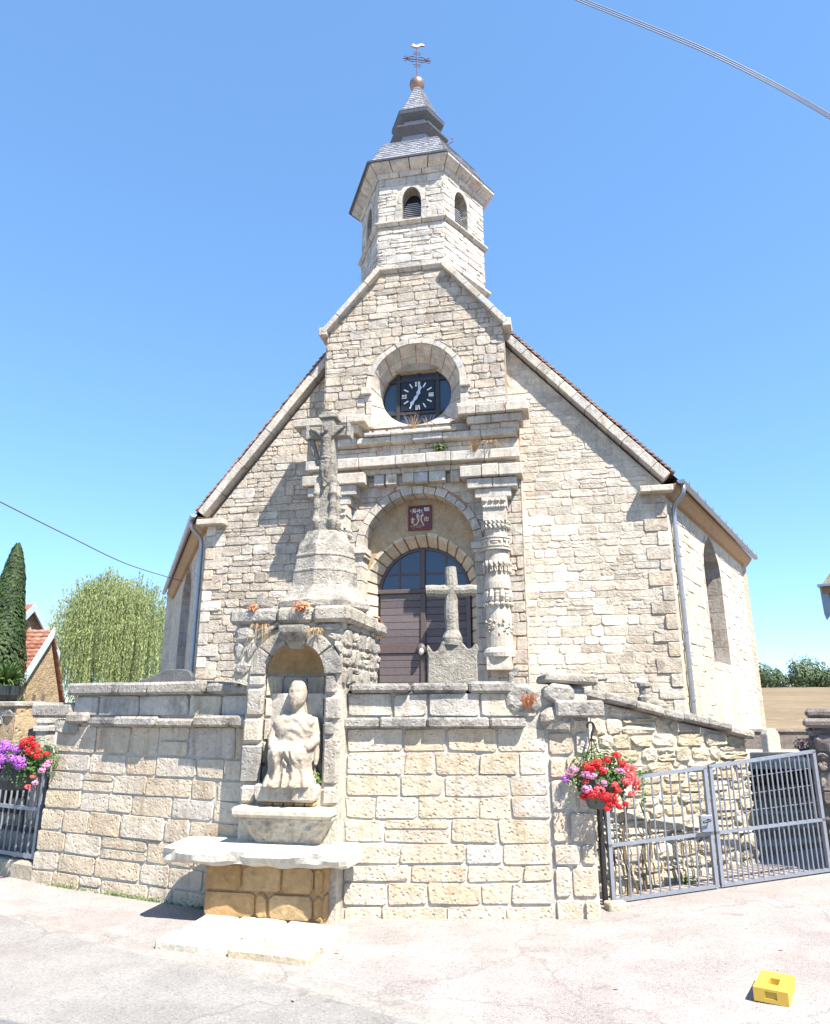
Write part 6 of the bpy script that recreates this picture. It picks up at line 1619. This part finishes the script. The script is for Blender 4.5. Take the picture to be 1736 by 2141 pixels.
bush("fern", SH.p(.235, NB + .05, -.02), .07, 120, .024, M['weed'], "little green fern in the right corner of the niche", 12, 1.0)
tuft("orange_weed", WR.p(2.20 + .0, 1.70, .08), 90, .17, .09, M['orange_plant'], "orange weed growing at the top right corner of the retaining wall", 13, .006, droop=.6)
bush("red_plant", WR.p(.50, 1.75, .05), .04, 70, .018, M['orange_plant'], "tiny reddish plant beside the niche, right jamb", 14, 1.0)
bush("red_plant", at(788, 1312, 9.5), .11, 50, .05, M['orange_plant'], "orange seedling against the brown church door, left of the stone cross", 15, 1.6)
# vine stems behind the right gate, on the rubble wall
vine = MB(); rr = random.Random(16)
for k in range(5):
    s = .25 + .13 * k; pts_ = [WS.p(s + .03 * sin(j * 1.3 + k) + .02 * j * (1 if k % 2 else -1), .02 + j * .16, .09 + .02 * sin(j + k)) for j in range(5 + k % 3)]
    vine.tube(pts_, [.013 - .0012 * j for j in range(len(pts_))], 5)
tag(vine.build("vine", M['bark'], None), "bare twisted vine stems on the rubble wall behind the right gate", "vine")
bush("weed_tuft", WS.p(1.15, .08, .14), .10, 120, .03, M['weed'], "low brown-green weed at the foot of the rubble wall", 17, .7)
for x, y, lab in ((614, 2088, "pink petal on the asphalt lane, close to the gutter strip"), (1637, 1978, "pink petal on the gravel forecourt, between the gate and the yellow block"), (1290, 2062, "pink petal on the gravel forecourt, left of the yellow block"), (706, 1987, "red petal beside the right corner of the flagstone step")):
    q = gnd(x, y); p = gnd(x, y, gz(q.x, q.y) + .02); mb = MB(); mb.leaf(p, (.1, .1, 1), .045, .6, .5); tag(mb.build("petal", M['coral_petal'] if 'red' in lab else M['pink_petal'], None), lab, "petal", "fallen petals")
p = at(1683, 1560, 12.2); bq = thing("grave_flowers", "bunch of pink and red flowers in a pot on the white tomb slab", "flowers", tuple(p)); rr = random.Random(71)
mb = MB(); mb.lathe(p, [(.07, p.z - .16), (.10, p.z - .03), (.09, p.z - .03)], 10); mb.build("pot", M['pot_grey'], bq)
mb = MB()
for k in range(160): d = Vector((rr.gauss(0, 1), rr.gauss(0, 1), rr.gauss(0, 1))).normalized(); mb.leaf(p + Vector((d.x * .17, d.y * .13, .03 + d.z * .10)) , d + Vector((0, 0, .5)), rr.uniform(.03, .06), rr.random(), .7, rng=rr)
mb.build("foliage", M['ger_leaf'], bq)
for dx, dz, m_ in ((-.14, .05, 'pink_petal'), (-.10, -.01, 'pink_petal'), (-.05, .10, 'pink_petal'), (.08, .09, 'red_petal'), (.13, .04, 'red_petal'), (.02, .11, 'red_petal')):
    mb = MB(); petals(mb, p + Vector((dx, -.11, dz)), .04, 50, .02, rr); mb.build("blossom", M[m_], bq)
rr = random.Random(72); mb = MB()
for k in range(380):
    if k < 260: q = WL.p(rr.uniform(0, WLL), 0, rr.uniform(.03, .28) ** 1.0) if k % 2 else WR.p(rr.uniform(.6, WRL), 0, rr.uniform(.03, .3))
    elif k < 310: q = gnd(rr.uniform(330, 720), rr.uniform(1975, 2020))
    else: q = gnd(rr.uniform(700, 1736), rr.uniform(1930, 2130))
    r_ = rr.uniform(.003, .008); mb.ball(Vector((q.x, q.y, gz(q.x, q.y) + r_ * .4)), r_, 5, 3, .6, rr.random())
stuff(tag(mb.build("grit", M['step'], None), "loose grit and small stones along the wall foot and over the forecourt", "grit"))
mb = MB()
for k in range(900):
    t = rr.random(); sp_t = (.18, .42, .55, .80)[k % 4] + rr.gauss(0, .05)
    q = WL.p(WLL * min(.98, max(.03, sp_t)), .01, .035 + abs(rr.gauss(0, .012))); q.z = abs(rr.gauss(0, .014))
    mb.leaf(q, (rr.uniform(-1, 1), -1, .6), rr.uniform(.008, .02), rr.random(), .8, rng=rr)
stuff(tag(mb.build("moss", M['weed'], None), "thin green moss and weeds at the foot of the left wall", "moss"))
# ------------------------------------------------------------------ trees
def trunk_limbs(mb, base, h, r, n, rr, spread):
    mb.tube([base, base + Vector((.1, 0, h * .5)), base + Vector((0, 0, h))], [r, r * .8, r * .55], 8)
    tips = []
    for k in range(n):
        a = 2 * pi * k / n + rr.uniform(-.3, .3); b = base + Vector((0, 0, h * rr.uniform(.6, 1))); m_ = b + Vector((cos(a), sin(a), .9)) * spread * .5; e = b + Vector((cos(a) * spread, sin(a) * spread, spread * 1.1))
        mb.tube([b, m_, e], [r * .4, r * .25, r * .1], 6); tips.append(e)
    return tips
rr = random.Random(61)
yc = 16.0; xa = at(-2, 1400, yc)
cyp = thing("cypress_tree", "dark green columnar cypress at the left edge", "tree", (xa.x, yc, .3))
mb = MB(); mb.tube([Vector((xa.x, yc, .3)), Vector((xa.x, yc, 4.6))], [.12, .03], 8); mb.build("trunk", M['bark'], cyp)
mb = MB(); zt = at(0, 1140, yc).z
for k in range(13000):
    t = rr.random() ** .85; z = .9 + (zt - .9) * t; R = .66 * (1 - t) ** .62 * min(1, .55 + t * 3.5) + .03; a = rr.uniform(0, 2 * pi)
    R *= 1 + .2 * noise.noise(Vector((cos(a) * 1.6, sin(a) * 1.6, z * 1.4)))
    q = R * (1 - .35 * rr.random() ** 2)
    mb.leaf((xa.x + q * cos(a), yc + q * sin(a), z + rr.uniform(-.05, .05)), (cos(a), sin(a), .35 + rr.uniform(-.5, .5)), rr.uniform(.035, .085), min(1, max(0, .35 + .5 * noise.noise(Vector((a * 2, z * 3, 1))) + rr.uniform(-.3, .3))), 1.5, (0, 0, 1), rr)
mb.build("crown", M['cypress'], cyp)
yw = 58.0; wx = at(228, 1400, yw).x
wil = thing("willow_tree", "light green weeping willow with hanging strands behind the left wall", "tree", (wx, yw, 0))
mb = MB(); tips = trunk_limbs(mb, Vector((wx, yw, 0)), 5.0, .28, 9, rr, 3.0); mb.build("trunk", M['bark'], wil)
mb = MB(); wz = at(230, 1222, yw).z
hw = (at(362, 1400, yw).x - at(88, 1400, yw).x) / 2
for k in range(2000):
    u = rr.gauss(0, .42); v = rr.gauss(0, .42)
    if u * u + v * v > 1: u, v = rr.uniform(-.85, .85), rr.uniform(-.5, .5)
    dome = (1 - min(1, u * u + v * v)) ** .5
    x0 = wx + u * hw; y0 = yw + v * hw; z0 = 4.5 + (wz - 4.7) * (dome ** .8) * (1 + .22 * noise.noise(Vector((u * 3.4, v * 3.4, 2)))) + rr.uniform(-1.2, .5)
    L_ = rr.uniform(3.0, 8.5); n_ = int(L_ / .2); dx, dy = u * .55 + rr.uniform(-.15, .15), v * .55 + rr.uniform(-.15, .15)
    tn = .45 + .45 * noise.noise(Vector((u * 2.5, v * 2.5, 5))) + rr.uniform(-.12, .12)
    for j in range(n_):
        t = j / n_; drop = t * L_ if t > .12 else t * .4
        q = Vector((x0 + dx * min(1, t * 3), y0 + dy * min(1, t * 3), z0 + .5 * sin(min(1, t * 5) * pi) - drop + .0))
        if q.z < .3: break
        for _ in range(2): mb.leaf(q + Vector((rr.uniform(-.05, .05), rr.uniform(-.05, .05), rr.uniform(-.05, .05))), (rr.uniform(-1, 1), rr.uniform(-1, 1), .2), rr.uniform(.05, .085), min(1, max(0, tn + rr.uniform(-.2, .2))), 3.6, (rr.uniform(-.4, .4), rr.uniform(-.4, .4), 1), rr)
mb.build("crown", M['willow'], wil)
# far wood above the stubble field: one mass of many crowns
mb = MB()
for k in range(210):
    x = 95 + 200 * rr.random(); y = rr.uniform(300, 345); r = rr.uniform(3.2, 6.8); h = rr.choice((rr.uniform(8, 11), rr.uniform(10, 15.5))) - .01 * abs(x - 150); zb = 9.6
    tn = rr.uniform(.15, .85); con = rr.random() < .3
    for j in range(300):
        d = Vector((rr.gauss(0, 1), rr.gauss(0, 1), rr.gauss(0, 1))).normalized(); f = rr.uniform(.7, 1)
        q = Vector((x + d.x * r * f, y + d.y * r * f, zb + h * .5 + d.z * h * .55 * f))
        if con: t = (q.z - zb) / h; q.x = x + (q.x - x) * (1.15 - t); q.y = y + (q.y - y) * (1.15 - t)
        mb.leaf(q, d + Vector((0, 0, .3)), rr.uniform(.6, 1.3), min(1, max(0, tn + rr.uniform(-.25, .25))), .8, rng=rr)
tag(stuff(mb.build("far_wood", M['forest'], None)), "dense green wood along the top of the stubble field", "wood")
# ------------------------------------------------------------------ houses at the left
HX, HY1, HY2 = -13.05, 24.0, 26.8
hs_ = thing("annexe_house", "small rendered house with red tiled roof and pale blue verge board behind the left gate", "house", (HX - 3, 25.4, 0))
apx = (25.4, at(118, 1319, 25.4).z); ev1 = (HY1, at(52, 1410, HY1).z); ev2 = (HY2, 2.0)
GFr = Fr((HX, HY1), (0, 1))       # gable plane, looking along +x from the right
mb = MB(); mb.prism(GFr, [(0, -.2), (HY2 - HY1 - .1, -.2), (HY2 - HY1 - .1, ev2[1]), (apx[0] - HY1, apx[1] - .12), (0, ev1[1] - .12)], -8, 0); mb.build("wall", M['daub'], hs_)
mb = MB()
def slope_pt(x, t, front, lift): 
    a = (ev1 if front else ev2); y = a[0] + (apx[0] - a[0]) * t; z = a[1] + (apx[1] - a[1]) * t
    ext = -.25 if front else .35
    if t == 0: y += ext; z -= .25 * (apx[1] - a[1]) / abs(apx[0] - a[0]) * .9
    return Vector((x, y, z + lift))
for front in (True, False):
    mb = MB(); q = [slope_pt(HX + .10, 0, front, -.06), slope_pt(HX + .10, 1, front, -.06), slope_pt(HX - 8.2, 1, front, -.06), slope_pt(HX - 8.2, 0, front, -.06)]
    mb.hexa(q, [p_ + Vector((0, 0, .06)) for p_ in q]); rf = mb.build("roof", M['tile'], hs_)
    if front:
        rows, cols = 11, 14
        for r_ in range(rows):
            for c_ in range(cols):
                t0, t1 = r_ / rows, (r_ + 1.12) / rows; x0 = HX + .08 - c_ * .27; x1 = x0 - .262
                a, b, c4, d4 = slope_pt(x0, t0 or 1e-4, 1, .10), slope_pt(x1, t0 or 1e-4, 1, .10), slope_pt(x1, min(1, t1), 1, .03), slope_pt(x0, min(1, t1), 1, .03)
                jz = Vector((0, 0, rr.uniform(-.012, .012))); m0, m1 = (a + b) / 2 + Vector((0, 0, .03)), (c4 + d4) / 2 + Vector((0, 0, .02))
                mb = MB(); lo = [a - Vector((0, 0, .035)), b - Vector((0, 0, .035))]
                mb.add([p_ + jz for p_ in (a, m0, b, c4, m1, d4, lo[0], lo[1])], [(0, 1, 4, 5), (1, 2, 3, 4), (6, 7, 2, 1, 0)], rr.random()); mb.build("roof_tile", M['tile'], rf, center=True)
    else:
        for r_ in range(8):
            t0, t1 = r_ / 8, (r_ + 1.1) / 8
            a, b = slope_pt(HX + .1, t0 or 1e-4, 0, .0), slope_pt(HX + .1, min(1, t1), 0, .0)
            mb = MB(); o1 = Vector((0, .16, -.02)); mb.hexa([a, a + o1, b + o1 * .2, b], [p_ - Vector((1.2, 0, 0)) for p_ in (a, a + o1, b + o1 * .2, b)], rr.random()); mb.build("roof_tile", M['tile'], rf, center=True)
q = [slope_pt(HX + .1, 0, True, .12), slope_pt(HX + .1, 1, True, .12), slope_pt(HX + .1, 1, True, -.22), slope_pt(HX + .1, 0, True, -.22)]
mb = MB(); mb.hexa(q, [p_ + Vector((.06, 0, 0)) for p_ in q]); mb.build("verge_board", M['verge'], hs_)
for y, z, w, h in ((24.9, 1.9, .10, .5), (25.5, 1.9, .10, .55)):
    mb = MB(); mb.box(GFr, y - HY1 - w, y - HY1 + w, z - h / 2, z + h / 2, -.2, .012, .1); mb.build("vent_slit", M['darkstone'], hs_)
h2 = thing("far_house", "rubble house gable with blue-grey verge board, behind the cypress", "house", (-20, 38, 0))
ax_, az_ = at(62, 1262, 36).x, at(62, 1262, 36).z
G2 = Fr((ax_, 36), (.36, .93))
w2 = 1.75; mb = MB(); mb.prism(G2, [(-w2, -.2), (w2, -.2), (w2, az_ - 2.1), (0, az_ - .2), (-w2, az_ - 2.1)], -9, 0); mb.build("wall", M['daub'], h2)
for sg in (-1, 1):
    q = [(0, az_), (sg * w2 * 1.1, az_ - 2.3), (sg * w2 * 1.1, az_ - 2.7), (0, az_ - .4)]
    mb = MB(); mb.prism(G2, q if sg < 0 else q[::-1], .35, .45); mb.build("verge_board", M['verge_dark'], h2)
    q = [(0, az_ - .02), (sg * w2 * 1.1, az_ - 2.32), (sg * w2 * 1.1, az_ - 2.45), (0, az_ - .15)]
    mb = MB(); mb.prism(G2, q if sg < 0 else q[::-1], -9, .35); mb.build("roof", M['tile'], h2)
gw = thing("garden_wall", "rough grey garden wall with a flat coping at the far left", "wall", (-7, 11, 0))
a, b = at(-60, 1470, 12.0), at(38, 1470, 11.4); G3 = Fr((a.x, a.y), ((b - a).x, (b - a).y)); lw = (b - a).length; zt = at(0, 1466, 11.7).z
mb = MB(); mb.box(G3, -1, lw, 0, zt - .08, -.4, 0); gc = mb.build("wall_core", M['daub'], gw)
mb = MB(); mb.box(G3, -1.02, lw + .03, zt - .08, zt, -.45, .06, .8); mb.build("coping", M['weathered'], gw, bevel=.015)
gp_ = Pool(); gp_.lay(G3, masonry([(0, .3), (lw, .3), (lw, zt - .1), (0, zt - .1)], [], (.14, .25), (.2, .5), rng, .03, skip=.3), 0, .035, M['weathered'], gc, rng, rough=.8, bev=.03); gp_.flush(60, gw)
p = at(8, 1462, 11.75); pl_ = thing("planter", "dark planter with a bushy green palm-like plant on the far left garden wall", "planter", tuple(p))
mb = MB(); mb.lathe(p, [(.16, zt), (.25, zt + .10), (.27, zt + .24), (.22, zt + .24)], 12); mb.build("pot", M['pot'], pl_)
mb = MB(); rr = random.Random(77)
for k in range(200):
    a = rr.uniform(0, 2 * pi); L_ = rr.uniform(.3, .62); e = rr.uniform(.15, 1.3); b0_ = p + Vector((0, 0, .24)); d = Vector((cos(a) * cos(e), sin(a) * cos(e), sin(e)))
    m_ = b0_ + d * L_ * .6; t_ = b0_ + d * L_ - Vector((0, 0, L_ * .25)); s = d.cross(Vector((0, 0, 1))).normalized() * .014; mb.add([b0_ - s, b0_ + s, m_ + s, m_ - s, t_], [(0, 1, 2, 3), (3, 2, 4)], rr.random())
mb.build("foliage", M['weed'], pl_)
# ------------------------------------------------------------------ building at the right edge
rh = thing("right_house", "corner of a white-roofed building with grey gutter and downpipe at the right edge", "house", (9.5, 15, 0))
zr = at(1720, 1217, 14).z; xr = at(1716, 1217, 14).x
RH = Fr((xr + .60, 14.3), (.8, -.6))
mb = MB(); mb.box(RH, .12, 5, 0, zr - .1, -6, 0); mb.build("wall", M['limewash'], rh)
mb = MB(); mb.prism(RH, [(-.33, zr), (5, zr), (5, zr + 3.5), (2.6, zr + 3.5)], -6.3, .28, .9); mb.build("roof", M['white_stone'], rh)
mb = MB(); mb.box(RH, -.40, 5, zr - .05, zr - .003, .0, .40); mb.build("gutter", M['zinc'], rh)
mb = MB(); mb.box(RH, -.34, 5, zr - .18, zr - .052, .0, .25); mb.build("fascia", M['wood_eave'], rh)
mb = MB(); mb.box(RH, -.3, 5, zr - .42, zr - .19, .0, .18); mb.build("cornice", M['weathered'], rh)
mb = MB(); mb.prism(RH, [(-.38, zr - .06), (-.24, zr - .06), (-.22, zr - .5), (-.26, zr - .62), (-.34, zr - .72), (-.37, zr - .6)], .20, .23); mb.build("loose_membrane", M['verge_dark'], rh)
mb = MB(); mb.tube([RH.p(-.14, zr - .43, .10), RH.p(-.12, 0, .10)], .06, 8); mb.build("downpipe", M['zinc'], rh)
shade_h = thing("added_shade_house", "tall rendered house on the lane just right of the gate pillar", "house", (8, 7.5, 0))  # added house outside the frame, placed to cast shade on the steps
mb = MB(); mb.loft([[Vector((5.45, 6.45, z)), Vector((10.8, 5.2, z)), Vector((12.8, 9.5, z)), Vector((7.0, 9.0, z))] for z in (0, 6.9)]); mb.build("wall", M['limewash'], shade_h)
mb = MB(); mb.hexa([Vector((5.42, 6.38, 6.9)), Vector((10.9, 5.0, 6.9)), Vector((13.0, 9.7, 6.9)), Vector((6.95, 9.1, 6.9))], [Vector((8.2, 7.2, 7.5)), Vector((10.2, 6.7, 7.5)), Vector((10.8, 8.2, 7.5)), Vector((8.8, 8.3, 7.5))]); mb.build("roof", M['tile'], shade_h)
# ------------------------------------------------------------------ overhead cables
def cable(nm, pts, r, label, group=None):
    out = []
    for i in range(len(pts) - 1):
        for k in range(8):
            t = k / 8; p0 = pts[max(i - 1, 0)]; p1 = pts[i]; p2 = pts[i + 1]; p3 = pts[min(i + 2, len(pts) - 1)]
            out.append(.5 * ((2 * p1) + (p2 - p0) * t + (2 * p0 - 5 * p1 + 4 * p2 - p3) * t * t + (3 * p1 - p0 - 3 * p2 + p3) * t ** 3))
    out.append(pts[-1]); mb = MB(); mb.tube(out, r, 6); return tag(mb.build(nm, M['cable'], None), label, "cable", group)
for k, (o, lab) in enumerate(((-4.5, "uppermost of three overhead cables crossing the top right corner"), (0, "middle one of three overhead cables crossing the top right corner"), (4.5, "lowest of three overhead cables crossing the top right corner"))):
    cable("overhead_cable", [at(x, y + o, Y) for x, y, Y in ((900, -130, 11.5), (1060, -65, 11), (1215, 0, 10.5), (1345, 52, 10), (1480, 108, 9.6), (1610, 172, 9.2), (1736, 244, 9), (1900, 345, 8.8))], .010, lab)
cable("overhead_cable", [at(x, y, Y) for x, y, Y in ((-200, 945, 14), (0, 1048, 16), (140, 1118, 19), (265, 1178, 22), (383, 1215, 24.5))], .018, "thin cable sagging from the left edge to the church's eaves")
# cables over the lane behind the viewer, whose shadows cross the asphalt
for pts_, lab in (([(-3.6, 5.9), (-2.95, 5.66), (-1.9, 5.27), (-.78, 4.89), (.6, 4.55)], "cable"),):
    mb = MB(); H_ = 6.5; mb.tube([Vector((x + .5 * H_, y - .7 * H_, H_)) for x, y in pts_], .014, 6)
    tag(mb.build("overhead_cable", M['cable'], None), "cable over the lane whose thin shadow crosses the asphalt", "cable")
